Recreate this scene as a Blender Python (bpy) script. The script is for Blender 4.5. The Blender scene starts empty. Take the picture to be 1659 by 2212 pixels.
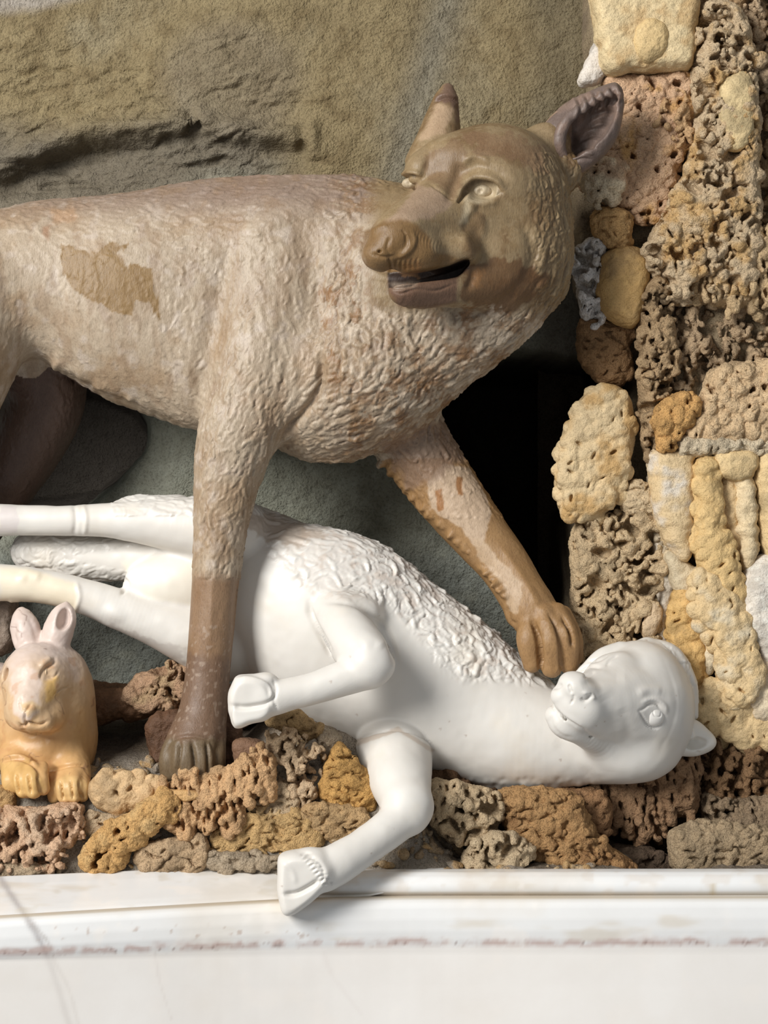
import bpy, math, random
import numpy as np
import openvdb
from mathutils.kdtree import KDTree

# ---------------------------------------------------------------- camera, light, exposure
K = 0.0007            # metres per unit of length in the modelling space (x right, y down, d towards the viewer)
D = 4000.0            # distance of the camera from the plane d = 0, in the same units
CX, CY = 829.5, 1106.0
SC = bpy.context.scene
COL = SC.collection

def W(x, y, d):
    return ((x - CX) * K, -d * K, (2212.0 - y) * K)

cam_data = bpy.data.cameras.new('camera')
cam = bpy.data.objects.new('camera', cam_data)
COL.objects.link(cam)
cam.location = W(CX, CY, D)
cam.rotation_euler = (math.pi / 2, 0, 0)
cam_data.sensor_fit = 'HORIZONTAL'
cam_data.sensor_width = 36.0
cam_data.lens = 36.0 * D / 1659.0
cam_data.clip_start = 0.05
SC.camera = cam

world = bpy.data.worlds.new('world')
SC.world = world
world.use_nodes = True
wn = world.node_tree.nodes
wl = world.node_tree.links
wbg = wn['Background']
wbg.inputs[0].default_value = (0.93, 0.965, 1.0, 1)
wbg.inputs[1].default_value = 0.3

def area(name, loc, target, size, power, col):
    ld = bpy.data.lights.new(name, 'AREA')
    ld.shape = 'RECTANGLE'
    ld.size, ld.size_y = size
    ld.energy = power
    ld.color = col
    o = bpy.data.objects.new(name, ld)
    COL.objects.link(o)
    o.location = loc
    from mathutils import Vector
    dv = Vector(target) - Vector(loc)
    o.rotation_euler = dv.to_track_quat('-Z', 'Y').to_euler()
    return o

# daylight falling through the mouth of the grotto, high on the viewer's left
area('daylight_opening', (-2.7, -3.3, 2.55), (0.0, 0.0, 0.75), (1.4, 2.2), 268, (1.0, 0.985, 0.955))

SC.view_settings.view_transform = 'Standard'
SC.view_settings.look = 'None'
SC.view_settings.gamma = 1.0
SC.view_settings.use_curve_mapping = False
SC.view_settings.exposure = 0.0

# ---------------------------------------------------------------- numeric helpers
RNG = np.random.default_rng(7)
_HT = RNG.random(65536).astype(np.float32)

def _hash(ix, iy, iz, s=0):
    h = (ix * 73856093) ^ (iy * 19349663) ^ (iz * 83492791) ^ (s * 2654435)
    h = (h ^ (h >> 13)) & 65535
    return _HT[h]

def vnoise(x, y, z, s=0):
    """smooth value noise in -1..1"""
    x0 = np.floor(x); y0 = np.floor(y); z0 = np.floor(z)
    fx = (x - x0).astype(np.float32); fy = (y - y0).astype(np.float32); fz = (z - z0).astype(np.float32)
    ix = x0.astype(np.int64); iy = y0.astype(np.int64); iz = z0.astype(np.int64)
    fx = fx * fx * (3 - 2 * fx); fy = fy * fy * (3 - 2 * fy); fz = fz * fz * (3 - 2 * fz)
    r = 0
    for a in (0, 1):
        wx = fx if a else 1 - fx
        for b in (0, 1):
            wy = fy if b else 1 - fy
            for c in (0, 1):
                wz = fz if c else 1 - fz
                r = r + wx * wy * wz * _hash(ix + a, iy + b, iz + c, s)
    return r * 2 - 1

def fbm(x, y, z, oct=3, s=0, gain=0.5):
    r = 0; a = 1.0; t = 0
    for i in range(oct):
        r = r + a * vnoise(x, y, z, s + i * 17); t += a
        a *= gain; x = x * 2.03 + 11.3; y = y * 2.03 + 5.7; z = z * 2.03 + 3.1
    return r / t

def worley(x, y, z, s=0, jit=0.9):
    """distance to the nearest and second nearest of jittered cell points"""
    ix = np.floor(x).astype(np.int64); iy = np.floor(y).astype(np.int64); iz = np.floor(z).astype(np.int64)
    f1 = np.full(x.shape, 9.0, np.float32); f2 = f1.copy()
    for a in (-1, 0, 1):
        for b in (-1, 0, 1):
            for c in (-1, 0, 1):
                jx, jy, jz = ix + a, iy + b, iz + c
                dx = jx + 0.5 + jit * (_hash(jx, jy, jz, s + 1) - 0.5) - x
                dy = jy + 0.5 + jit * (_hash(jx, jy, jz, s + 2) - 0.5) - y
                dz = jz + 0.5 + jit * (_hash(jx, jy, jz, s + 3) - 0.5) - z
                q = (dx * dx + dy * dy + dz * dz).astype(np.float32)
                f2 = np.minimum(f2, np.maximum(f1, q)); f1 = np.minimum(f1, q)
    return np.sqrt(f1), np.sqrt(f2)

def sstep(a, b, x):
    t = np.clip((x - a) / (b - a), 0, 1)
    return t * t * (3 - 2 * t)

def smin(a, b, k):
    if k <= 0: return np.minimum(a, b)
    h = np.maximum(k - np.abs(a - b), 0) / k
    return np.minimum(a, b) - h * h * k * 0.25

def U(p):
    """photo position (x, y) at depth d -> modelling space (nearer points lie closer to the axis)"""
    s = (D - p[2]) / D
    return (CX + (p[0] - CX) * s, CY + (p[1] - CY) * s, p[2])

def UR(d, r):
    return r * (D - d) / D

def catmull(pts, n=5, closed=False):
    p = np.array(pts, float)
    m = len(p)
    out = []
    segs = m if closed else m - 1
    for i in range(segs):
        if closed:
            a, b, c, e = p[(i - 1) % m], p[i], p[(i + 1) % m], p[(i + 2) % m]
        else:
            b, c = p[i], p[i + 1]
            a = p[i - 1] if i > 0 else 2 * b - c
            e = p[i + 2] if i + 2 < m else 2 * c - b
        for j in range(n):
            t = j / n
            out.append(0.5 * ((2 * b) + (c - a) * t + (2 * a - 5 * b + 4 * c - e) * t * t + (-a + 3 * b - 3 * c + e) * t ** 3))
    if not closed: out.append(p[-1])
    return np.array(out)

def poly_sd(px, py, poly):
    """signed distance to a closed polygon, negative inside (arrays broadcast)"""
    P = np.asarray(poly, np.float32)
    best = None; inside = None
    n = len(P)
    for i in range(n):
        ax, ay = P[i]; bx, by = P[(i + 1) % n]
        ex, ey = bx - ax, by - ay
        wx, wy = px - ax, py - ay
        t = np.clip((wx * ex + wy * ey) / (ex * ex + ey * ey + 1e-9), 0, 1)
        q = (wx - t * ex) ** 2 + (wy - t * ey) ** 2
        c = (ay > py) != (by > py)
        xi = ax + (py - ay) * ex / (ey if abs(ey) > 1e-9 else 1e-9)
        c = c & (px < xi)
        best = q if best is None else np.minimum(best, q)
        inside = c if inside is None else inside ^ c
    dd = np.sqrt(best)
    return np.where(inside, -dd, dd)

def blur2(a, r):
    """repeated box blur, cheap gaussian"""
    r = int(max(1, r))
    for ax in (0, 1):
        for _ in range(2):
            p = np.concatenate([np.repeat(np.take(a, [0], ax), r, ax), a, np.repeat(np.take(a, [-1], ax), r + 1, ax)], ax)
            c = np.cumsum(p, ax, dtype=np.float64)
            n = a.shape[ax]
            hi = np.take(c, np.arange(2 * r, 2 * r + n), ax); lo = np.take(c, np.arange(0, n), ax)
            a = ((hi - lo) / (2 * r)).astype(np.float32)
    return a

class Field:
    """a signed distance volume in modelling space, filled primitive by primitive"""
    def __init__(s, lo, hi, h):
        s.lo = np.array(lo, np.float32); s.h = float(h)
        s.n = np.ceil((np.array(hi) - s.lo) / h).astype(int) + 1
        s.f = np.full(tuple(s.n), 60.0, np.float32)
        s.ax = [s.lo[i] + s.h * np.arange(s.n[i], dtype=np.float32) for i in range(3)]
    def box(s, lo, hi):
        a = np.clip(np.floor((np.array(lo) - s.lo) / s.h).astype(int), 0, s.n)
        b = np.clip(np.ceil((np.array(hi) - s.lo) / s.h).astype(int) + 1, 0, s.n)
        if np.any(b <= a): return None
        sl = tuple(slice(a[i], b[i]) for i in range(3))
        g = (s.ax[0][sl[0]][:, None, None], s.ax[1][sl[1]][None, :, None], s.ax[2][sl[2]][None, None, :])
        return sl, g
    def comb(s, sl, v, k, mode):
        c = s.f[sl]
        if mode == 'u': s.f[sl] = smin(c, v, k)
        elif mode == 's': s.f[sl] = -smin(-c, v, k)
        elif mode == 'i': s.f[sl] = -smin(-c, -v, k)
    def ell(s, c, r, ax=None, k=10, mode='u', u=True):
        """ellipsoid; ax = direction (x,y,d) of its first radius"""
        if u: c = U(c)
        c = np.array(c, float); r = np.array(r, float)
        m = r.max() + k + 6
        q = s.box(c - m, c + m)
        if q is None: return
        sl, (x, y, z) = q
        x = x - c[0]; y = y - c[1]; z = z - c[2]
        if ax is not None:
            e0 = np.array(ax, float); e0 /= np.linalg.norm(e0)
            t = np.array((0, 0, 1.0)) if abs(e0[2]) < 0.9 else np.array((0, 1.0, 0))
            e1 = t - e0 * (t @ e0); e1 /= np.linalg.norm(e1)
            e1 = np.cross(e1, e0)
            e2 = np.cross(e0, e1)
            x, y, z = (x * e[0] + y * e[1] + z * e[2] for e in (e0, e1, e2))
        qn = np.sqrt((x / r[0]) ** 2 + (y / r[1]) ** 2 + (z / r[2]) ** 2)
        qg = np.sqrt((x / r[0] ** 2) ** 2 + (y / r[1] ** 2) ** 2 + (z / r[2] ** 2) ** 2) + 1e-6
        v = np.where(qn > 1e-3, qn * (qn - 1) / qg, -r.min()).astype(np.float32)
        v = np.maximum(v, -r.min())
        s.comb(sl, v, k, mode)
    def chain(s, pts, k=15, mode='u', n=9, u=True, flat=None):
        """tapering limb through (x, y, d, r)"""
        P = catmull(pts, n) if n > 1 else np.array(pts, float)
        if u:
            P = np.array([list(U(p[:3])) + [UR(p[2], p[3])] for p in P])
        rm = P[:, 3].max() + k + 6
        q = s.box(P[:, :3].min(0) - rm, P[:, :3].max(0) + rm)
        if q is None: return
        sl, _ = q
        tmp = np.full(s.f[sl].shape, 60.0, np.float32)
        off = [z.start for z in sl]
        for a, b in zip(P[:-1], P[1:]):
            rr = max(a[3], b[3]) + k + 6
            qq = s.box(np.minimum(a[:3], b[:3]) - rr, np.maximum(a[:3], b[:3]) + rr)
            if qq is None: continue
            s2, (x, y, z) = qq
            e = b[:3] - a[:3]; L = e @ e + 1e-9
            wx, wy, wz = x - a[0], y - a[1], z - a[2]
            t = np.clip((wx * e[0] + wy * e[1] + wz * e[2]) / L, 0, 1)
            v = np.sqrt((wx - t * e[0]) ** 2 + (wy - t * e[1]) ** 2 + (wz - t * e[2]) ** 2) - (a[3] + (b[3] - a[3]) * t)
            s3 = tuple(slice(s2[i].start - off[i], s2[i].stop - off[i]) for i in range(3))
            tmp[s3] = np.minimum(tmp[s3], v)
        s.comb(sl, tmp, k, mode)
    def pillow(s, poly, T, R, d0, k=10, mode='u', soft=4, n=0, dref=None, power=2.0):
        """a body inflated inside an outline: outline in photo position at depth dref, half thickness T, rounded over R.
        d0 = depth of its middle, a number or a list of (x, y, d)"""
        pts = catmull([list(p) for p in poly], n, True) if n else np.array(poly, float)
        if dref is None: dref = d0 if np.isscalar(d0) else float(np.mean([c[2] for c in d0]))
        sc = (D - dref) / D
        pts = np.stack([CX + (pts[:, 0] - CX) * sc, CY + (pts[:, 1] - CY) * sc], 1)
        m = k + 8
        dlo, dhi = (d0, d0) if np.isscalar(d0) else (min(c[2] for c in d0), max(c[2] for c in d0))
        q = s.box((pts[:, 0].min() - m, pts[:, 1].min() - m, dlo - T - m), (pts[:, 0].max() + m, pts[:, 1].max() + m, dhi + T + m))
        if q is None: return
        sl, (x, y, z) = q
        sd = poly_sd(x[:, :, 0], y[:, :, 0], pts).astype(np.float32)
        if soft: sd = blur2(sd, soft)
        if np.isscalar(d0): dd = d0
        else:
            w = 0; dd = 0
            for cx, cy, cd in d0:
                cx, cy, _ = U((cx, cy, cd))
                g = 1 / ((x[:, :, 0] - cx) ** 2 + (y[:, :, 0] - cy) ** 2 + 400.0) ** 1.2
                w = w + g; dd = dd + g * cd
            dd = (dd / w)[:, :, None]
        e = np.maximum(R + sd, 0)[:, :, None] / R
        zz = np.abs(z - dd) / T
        qn = (e ** power + zz ** power) ** (1 / power)
        v = (qn - 1) * min(R, T)
        s.comb(sl, v.astype(np.float32), k, mode)
    def front(s, x, y, dmax=None):
        """depth of the first surface met by the view ray through photo position (x, y)"""
        ds = s.ax[2][::-1]
        ds = ds[ds < (dmax if dmax is not None else 1e9)]
        sc = (D - ds) / D
        xi = np.clip(((CX + (x - CX) * sc - s.lo[0]) / s.h + 0.5).astype(int), 0, s.n[0] - 1)
        yi = np.clip(((CY + (y - CY) * sc - s.lo[1]) / s.h + 0.5).astype(int), 0, s.n[1] - 1)
        zi = np.clip(((ds - s.lo[2]) / s.h + 0.5).astype(int), 0, s.n[2] - 1)
        v = s.f[xi, yi, zi]
        h = np.nonzero(v < 0)[0]
        return float(ds[h[0]]) if len(h) else None
    def mesh(s):
        g = openvdb.FloatGrid(60.0)
        g.copyFromArray(np.ascontiguousarray(s.f), tolerance=0)
        v, q = g.convertToQuads(0.0)
        return v.astype(np.float32) * s.h + s.lo, q[:, ::-1].copy() if False else q.copy()

def join(parts):
    V = []; Q = []; o = 0
    for v, q in parts:
        V.append(v); Q.append(q + o); o += len(v)
    return np.concatenate(V), np.concatenate(Q)

def clip_mesh(v, q, keep):
    """keep the quads whose corners all pass"""
    kq = keep[q].all(1)
    q = q[kq]
    used = np.zeros(len(v), bool); used[q.ravel()] = True
    idx = np.cumsum(used) - 1
    return v[used], idx[q]

def normals(v, q):
    a = v[q[:, 2]] - v[q[:, 0]]; b = v[q[:, 3]] - v[q[:, 1]]
    fn = np.cross(a, b)
    N = np.zeros_like(v)
    for c in range(3):
        acc = np.zeros(len(v))
        for j in range(4):
            acc += np.bincount(q[:, j], fn[:, c], len(v))
        N[:, c] = acc
    N /= np.linalg.norm(N, axis=1, keepdims=True) + 1e-9
    return N

def photo(v):
    """where each vertex stands in the photograph (for shaping details traced from it)"""
    s = (D - v[:, 2]) / D
    return CX + (v[:, 0] - CX) / s, CY + (v[:, 1] - CY) / s

class Shape:
    """mesh arrays being detailed before they become an object"""
    def __init__(s, v, q):
        s.v = v; s.q = q
        s.n = normals(v, q)
        c = v.mean(0)
        # outward orientation by signed volume
        a = s.v[q[:, 0]] - c; b = s.v[q[:, 1]] - c; e = s.v[q[:, 2]] - c
        if np.einsum('ij,ij->', a.astype(np.float64), np.cross(b, e).astype(np.float64)) < 0:
            s.q = q[:, ::-1].copy(); s.n = -s.n
        s.px, s.py = photo(v)
        s.d = v[:, 2].copy()
        s.col = None
        s.disp = np.zeros(len(v), np.float32)
    def sel(s, x0, y0, x1, y1, dmin=-1e9, dmax=1e9, face=-0.15):
        return np.nonzero((s.px > x0) & (s.px < x1) & (s.py > y0) & (s.py < y1) & (s.d > dmin) & (s.d < dmax) & (s.n[:, 2] > face))[0]
    def stroke(s, pts, w, amp, side=0, dmin=-1e9, dmax=1e9, n=4, taper=True, face=-0.15):
        """groove (amp < 0) or ridge along a line; side>0: sharp only on the right of travel"""
        P = catmull(pts, n) if n > 1 else np.array(pts, float)
        m = 4 * w
        I = s.sel(P[:, 0].min() - m, P[:, 1].min() - m, P[:, 0].max() + m, P[:, 1].max() + m, dmin, dmax, face)
        if not len(I): return
        x, y = s.px[I], s.py[I]
        best = np.full(len(I), 1e9); sg = np.zeros(len(I)); tt = np.zeros(len(I))
        L = np.concatenate([[0], np.cumsum(np.hypot(*(P[1:, :2] - P[:-1, :2]).T))])
        for i in range(len(P) - 1):
            ax, ay = P[i, :2]; ex, ey = P[i + 1, :2] - P[i, :2]
            t = np.clip(((x - ax) * ex + (y - ay) * ey) / (ex * ex + ey * ey + 1e-9), 0, 1)
            dx, dy = x - ax - t * ex, y - ay - t * ey
            q = dx * dx + dy * dy
            b = q < best
            best[b] = q[b]; sg[b] = (ex * dy - ey * dx)[b]; tt[b] = (L[i] + t * (L[i + 1] - L[i]))[b] / L[-1]
        q = np.sqrt(best)
        ww = np.full(len(I), float(w))
        if side: ww = np.where(sg * side > 0, w * 0.35, w * 1.6)
        g = np.exp(-(q / ww) ** 2)
        if taper: g = g * np.clip(np.minimum(tt, 1 - tt) * 5 + 0.15, 0, 1)
        s.disp[I] += (amp * g).astype(np.float32)
    def lump(s, x, y, r, amp, ry=None, ang=0, dmin=-1e9, dmax=1e9):
        ry = ry or r; m = 3 * max(r, ry)
        I = s.sel(x - m, y - m, x + m, y + m, dmin, dmax)
        ca, sa = math.cos(ang), math.sin(ang)
        dx, dy = s.px[I] - x, s.py[I] - y
        a = (dx * ca + dy * sa) / r; b = (-dx * sa + dy * ca) / ry
        s.disp[I] += (amp * np.exp(-(a * a + b * b))).astype(np.float32)
    def apply(s):
        s.v = s.v + s.n * s.disp[:, None]
        s.disp[:] = 0
        s.n = normals(s.v, s.q)
    def tufts(s, count, weight, flow, L, w, amp, curl=0.25, seed=1, rmin=0.5):
        """locks of hair laid on the surface. weight: 0..1 per vertex; flow: [(x, y, degrees)] direction in the photo's plane"""
        rg = np.random.default_rng(seed)
        W_ = weight * (s.n[:, 2] > -0.45)
        p = W_ / W_.sum()
        idx = rg.choice(len(s.v), count, p=p)
        act = np.nonzero(W_ > 0.02)[0]
        kd = KDTree(len(act))
        va = s.v[act]
        for i, co in enumerate(va.tolist()): kd.insert(co, i)
        kd.balance()
        fl = np.array(flow, float); fa = np.radians(fl[:, 2])
        out = np.zeros(len(act), np.float32)
        for i in idx:
            x, y = s.px[i], s.py[i]
            g = 1 / ((fl[:, 0] - x) ** 2 + (fl[:, 1] - y) ** 2 + 900.0) ** 1.5
            t = np.array((np.sum(g * np.cos(fa)), np.sum(g * np.sin(fa)), 0.0))
            a = math.atan2(t[1], t[0]) + rg.normal(0, 0.28)
            n = s.n[i]
            t = np.array((math.cos(a), math.sin(a), 0.0)); t = t - n * (t @ n); t /= np.linalg.norm(t) + 1e-6
            b = np.cross(n, t)
            sc = rg.uniform(rmin, 1.3)
            l, ww = L * sc, w * rg.uniform(0.7, 1.3)
            res = kd.find_range(s.v[i].tolist(), l * 0.62)
            if len(res) < 4: continue
            J = np.fromiter((r[1] for r in res), int, len(res))
            dv = va[J] - s.v[i]
            u_ = dv @ t / l + 0.5
            c_ = rg.normal(0, curl)
            cc = (dv @ b) / ww - c_ * 4 * (u_ - 0.5) ** 2 * (l / ww) * 0.5
            prof = np.exp(-cc * cc * 1.5)
            along = np.clip(u_, 0, 1) ** 0.8 * sstep(1.0, 0.86, u_) * (u_ > 0)
            hgt = (amp * rg.uniform(0.5, 1.2) * prof * along * weight[act[J]]).astype(np.float32)
            # a fine parting groove beside the lock
            gro = 0.55 * amp * np.exp(-((np.abs(cc) - 1.35) / 0.35) ** 2) * sstep(0, 0.3, u_) * sstep(1.05, 0.8, u_) * weight[act[J]]
            out[J] = np.maximum(out[J] * 0.75, hgt) - gro * 0.5
        s.disp[act] += out
    def colour(s, base):
        s.col = np.tile(np.array(base, np.float32), (len(s.v), 1))
    def paint(s, mask, c, amt=1.0):
        m = (np.clip(mask, 0, 1) * amt)[:, None]
        s.col = s.col * (1 - m) + np.array(c, np.float32) * m
    def patch(s, poly, c, edge=6, amt=1.0, ragged=8, freq=0.06, dmin=-1e9, seed=0, n=0, fy=1.0):
        pts = catmull([list(p) for p in poly], n, True) if n else np.array(poly, float)
        m = edge + ragged + 5
        I = s.sel(pts[:, 0].min() - m, pts[:, 1].min() - m, pts[:, 0].max() + m, pts[:, 1].max() + m, dmin)
        if not len(I): return
        sd = poly_sd(s.px[I], s.py[I], pts)
        sd = sd + ragged * fbm(s.v[I, 0] * freq, s.v[I, 1] * freq * fy, s.v[I, 2] * freq, 3, seed + 40)
        m = (sstep(edge, -edge, sd) * amt)[:, None]
        s.col[I] = s.col[I] * (1 - m) + np.array(c, np.float32) * m
    def noise(s, f, oct=3, seed=0, st=(1, 1, 1)):
        return fbm(s.v[:, 0] * f * st[0], s.v[:, 1] * f * st[1], s.v[:, 2] * f * st[2], oct, seed)

def srgb(r, g, b):
    def f(c):
        c /= 255.0
        return c / 12.92 if c <= 0.04045 else ((c + 0.055) / 1.055) ** 2.4
    return (f(r), f(g), f(b))

def build(name, v, q, mat, parent=None, col=None, origin=None, kind=None, smooth=True, flip=False):
    """turn modelling-space arrays into one mesh object"""
    w = np.empty_like(v, dtype=np.float32)
    w[:, 0] = (v[:, 0] - CX) * K; w[:, 1] = -v[:, 2] * K; w[:, 2] = (2212.0 - v[:, 1]) * K
    po = np.array(parent.matrix_world.translation) if parent is not None else np.zeros(3)
    if parent is not None:
        po = np.array(parent.get('_org', (0, 0, 0)))
    if origin is None:
        origin = np.array([(w[:, 0].min() + w[:, 0].max()) / 2, (w[:, 1].min() + w[:, 1].max()) / 2, w[:, 2].min()])
    w = w - np.array(origin, np.float32)
    me = bpy.data.meshes.new(name)
    nf = len(q); k = q.shape[1]
    me.vertices.add(len(w)); me.vertices.foreach_set('co', w.ravel())
    me.loops.add(nf * k); me.loops.foreach_set('vertex_index', np.ascontiguousarray(q, np.int32).ravel())
    me.polygons.add(nf)
    me.polygons.foreach_set('loop_start', np.arange(0, nf * k, k, dtype=np.int32))
    me.polygons.foreach_set('loop_total', np.full(nf, k, np.int32))
    me.update(calc_edges=True)
    if smooth: me.polygons.foreach_set('use_smooth', np.ones(nf, bool))
    if col is not None:
        ca = me.color_attributes.new('Col', 'FLOAT_COLOR', 'POINT')
        ca.data.foreach_set('color', np.concatenate([np.clip(col, 0, 1), np.ones((len(col), 1))], 1).astype(np.float32).ravel())
    me.materials.append(mat)
    o = bpy.data.objects.new(name, me)
    COL.objects.link(o)
    o.location = tuple(origin - po)
    if parent is not None: o.parent = parent
    o['_org'] = tuple(float(c) for c in origin)
    if kind: o['kind'] = kind
    return o

def build_shape(name, s, mat, parent=None, **kw):
    if np.any(s.disp != 0): s.apply()
    v, q, col = s.v, s.q, s.col
    tri = np.concatenate([q[:, [0, 1, 2]], q[:, [0, 2, 3]]])
    back = s.n[:, 2] < -0.2
    if back.sum() > 2000 and name != 'wall_back':
        # coarser triangles on the side turned to the wall
        cell = np.floor(v / 11.0).astype(np.int64)
        key = np.where(back, (cell[:, 0] + 2000) * 10 ** 8 + (cell[:, 1] + 2000) * 10 ** 4 + cell[:, 2] + 2000, -1 - np.arange(len(v)))
        _, first, inv = np.unique(key, return_index=True, return_inverse=True)
        inv = inv.ravel()
        cnt = np.bincount(inv).astype(np.float32)
        v = np.stack([np.bincount(inv, v[:, i]) / cnt for i in range(3)], 1).astype(np.float32)
        if col is not None: col = col[first]
        tri = inv[tri]
        tri = tri[(tri[:, 0] != tri[:, 1]) & (tri[:, 1] != tri[:, 2]) & (tri[:, 0] != tri[:, 2])]
        _, u = np.unique(np.sort(tri, 1), axis=0, return_index=True)
        tri = tri[u]
    return build(name, v, tri, mat, parent, col, **kw)

def thing(name, label, cat, at, group=None):
    o = bpy.data.objects.new(name, None)
    o.empty_display_size = 0.05
    COL.objects.link(o)
    o.location = W(*U(at))
    o['_org'] = tuple(float(c) for c in W(*U(at)))
    o['label'] = label; o['category'] = cat
    if group: o['group'] = group
    return o

# ---------------------------------------------------------------- materials
def mat_base(name, rough=0.6, spec=0.4):
    m = bpy.data.materials.new(name); m.use_nodes = True
    nt = m.node_tree
    b = nt.nodes['Principled BSDF']
    b.inputs['Roughness'].default_value = rough
    b.inputs['Specular IOR Level'].default_value = spec
    return m, nt, b

def nd(nt, t, **kw):
    n = nt.nodes.new(t)
    for k_, v_ in kw.items():
        if k_.startswith('i_'): n.inputs[int(k_[2:])].default_value = v_
        else: setattr(n, k_, v_)
    return n

def tex_noise(nt, vec, scale, detail=4, rough=0.55):
    n = nd(nt, 'ShaderNodeTexNoise')
    n.inputs['Scale'].default_value = scale; n.inputs['Detail'].default_value = detail
    n.inputs['Roughness'].default_value = rough
    nt.links.new(vec, n.inputs['Vector'])
    return n.outputs['Fac']

def ramp(nt, fac, stops):
    r = nd(nt, 'ShaderNodeValToRGB')
    e = r.color_ramp.elements
    while len(e) < len(stops): e.new(0.5)
    for i, (p, c) in enumerate(stops):
        e[i].position = p; e[i].color = (*c, 1) if len(c) == 3 else c
    nt.links.new(fac, r.inputs['Fac'])
    return r.outputs['Color']

def mix(nt, fac, a, b, mode='MIX'):
    m = nd(nt, 'ShaderNodeMix', data_type='RGBA', blend_type=mode)
    for sock, val in ((m.inputs[0], fac), (m.inputs[6], a), (m.inputs[7], b)):
        if hasattr(val, 'links'): nt.links.new(val, sock)
        else: sock.default_value = val if not isinstance(val, tuple) or len(val) == 4 else (*val, 1)
    return m.outputs[2]

def bump(nt, b, h, strength, dist, prev=None):
    n = nd(nt, 'ShaderNodeBump')
    n.inputs['Strength'].default_value = strength; n.inputs['Distance'].default_value = dist
    nt.links.new(h, n.inputs['Height'])
    if prev is not None: nt.links.new(prev, n.inputs['Normal'])
    nt.links.new(n.outputs['Normal'], b.inputs['Normal'])
    return n.outputs['Normal']

def stone_mat(name, rough, dark, light, fine=(260, 0.35, 0.0012), coarse=(60, 0.3, 0.003), amt=0.5, sss=0.0, spec=0.35, stretch=None, speck=0.0):
    """vertex colour times fine mottling, with two scales of relief"""
    m, nt, b = mat_base(name, rough, spec)
    tc = nd(nt, 'ShaderNodeTexCoord')
    vec = tc.outputs['Object']
    if stretch:
        mp = nd(nt, 'ShaderNodeMapping'); mp.inputs['Scale'].default_value = stretch
        nt.links.new(vec, mp.inputs['Vector']); vec = mp.outputs['Vector']
    at = nd(nt, 'ShaderNodeAttribute', attribute_name='Col')
    n1 = tex_noise(nt, vec, coarse[0] * 0.6, 5, 0.6)
    c = ramp(nt, n1, [(0.3, dark), (0.7, light)])
    base = mix(nt, amt, at.outputs['Color'], c, 'MULTIPLY')
    fs = tex_noise(nt, vec, fine[0], 3, 0.6)
    if speck:
        base = mix(nt, speck, base, ramp(nt, fs, [(0.36, (0.16, 0.12, 0.09)), (0.5, (1, 1, 1))]), 'MULTIPLY')
    nt.links.new(base, b.inputs['Base Color'])
    if sss:
        b.inputs['Subsurface Weight'].default_value = sss
        b.inputs['Subsurface Radius'].default_value = (0.012, 0.009, 0.006)
        b.inputs['Subsurface Scale'].default_value = 1.0
    f = fs
    g = tex_noise(nt, vec, coarse[0], 5, 0.6)
    p = bump(nt, b, g, coarse[1], coarse[2])
    bump(nt, b, f, fine[1], fine[2], p)
    return m

def want(n): return True
# ---------------------------------------------------------------- walls and ground of the grotto
def rock_mat(name, rough=0.85, fine=0.6, dark=(0.76, 0.7, 0.63), amt=0.5, scale=1.0, spec=0.2):
    return stone_mat(name, rough, dark, (1, 1, 1), fine=(420 * scale, 0.9, 0.003), coarse=(130 * scale, 0.8, 0.006), amt=amt, spec=spec, speck=0.42)

MAT_WALL = stone_mat('grotto_plaster', 0.7, (0.66, 0.63, 0.58), (1, 1, 1), fine=(240, 0.8, 0.0026), coarse=(60, 0.7, 0.009), amt=0.8, spec=0.3, speck=0.3)
MAT_MORTAR = stone_mat('grey_mortar', 0.9, (0.7, 0.68, 0.66), (1, 1, 1), fine=(420, 0.9, 0.003), coarse=(120, 0.8, 0.007), amt=0.8, spec=0.15, speck=0.45)
MAT_ROCK = rock_mat('grotto_rock')

def grid_mesh(xs, ys, dfun):
    X, Y = np.meshgrid(xs, ys)
    Z = dfun(X, Y)
    v = np.stack([X, Y, Z], -1).reshape(-1, 3).astype(np.float32)
    nx, ny = len(xs), len(ys)
    i = (np.arange(ny - 1)[:, None] * nx + np.arange(nx - 1)[None, :]).ravel()
    q = np.stack([i, i + nx, i + nx + 1, i + 1], 1)
    return v, q

def surf_shape(v, q):
    s = Shape(v, q)
    if s.n[:, 2].mean() < 0:
        s.q = s.q[:, ::-1].copy(); s.n = -s.n
    return s

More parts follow.
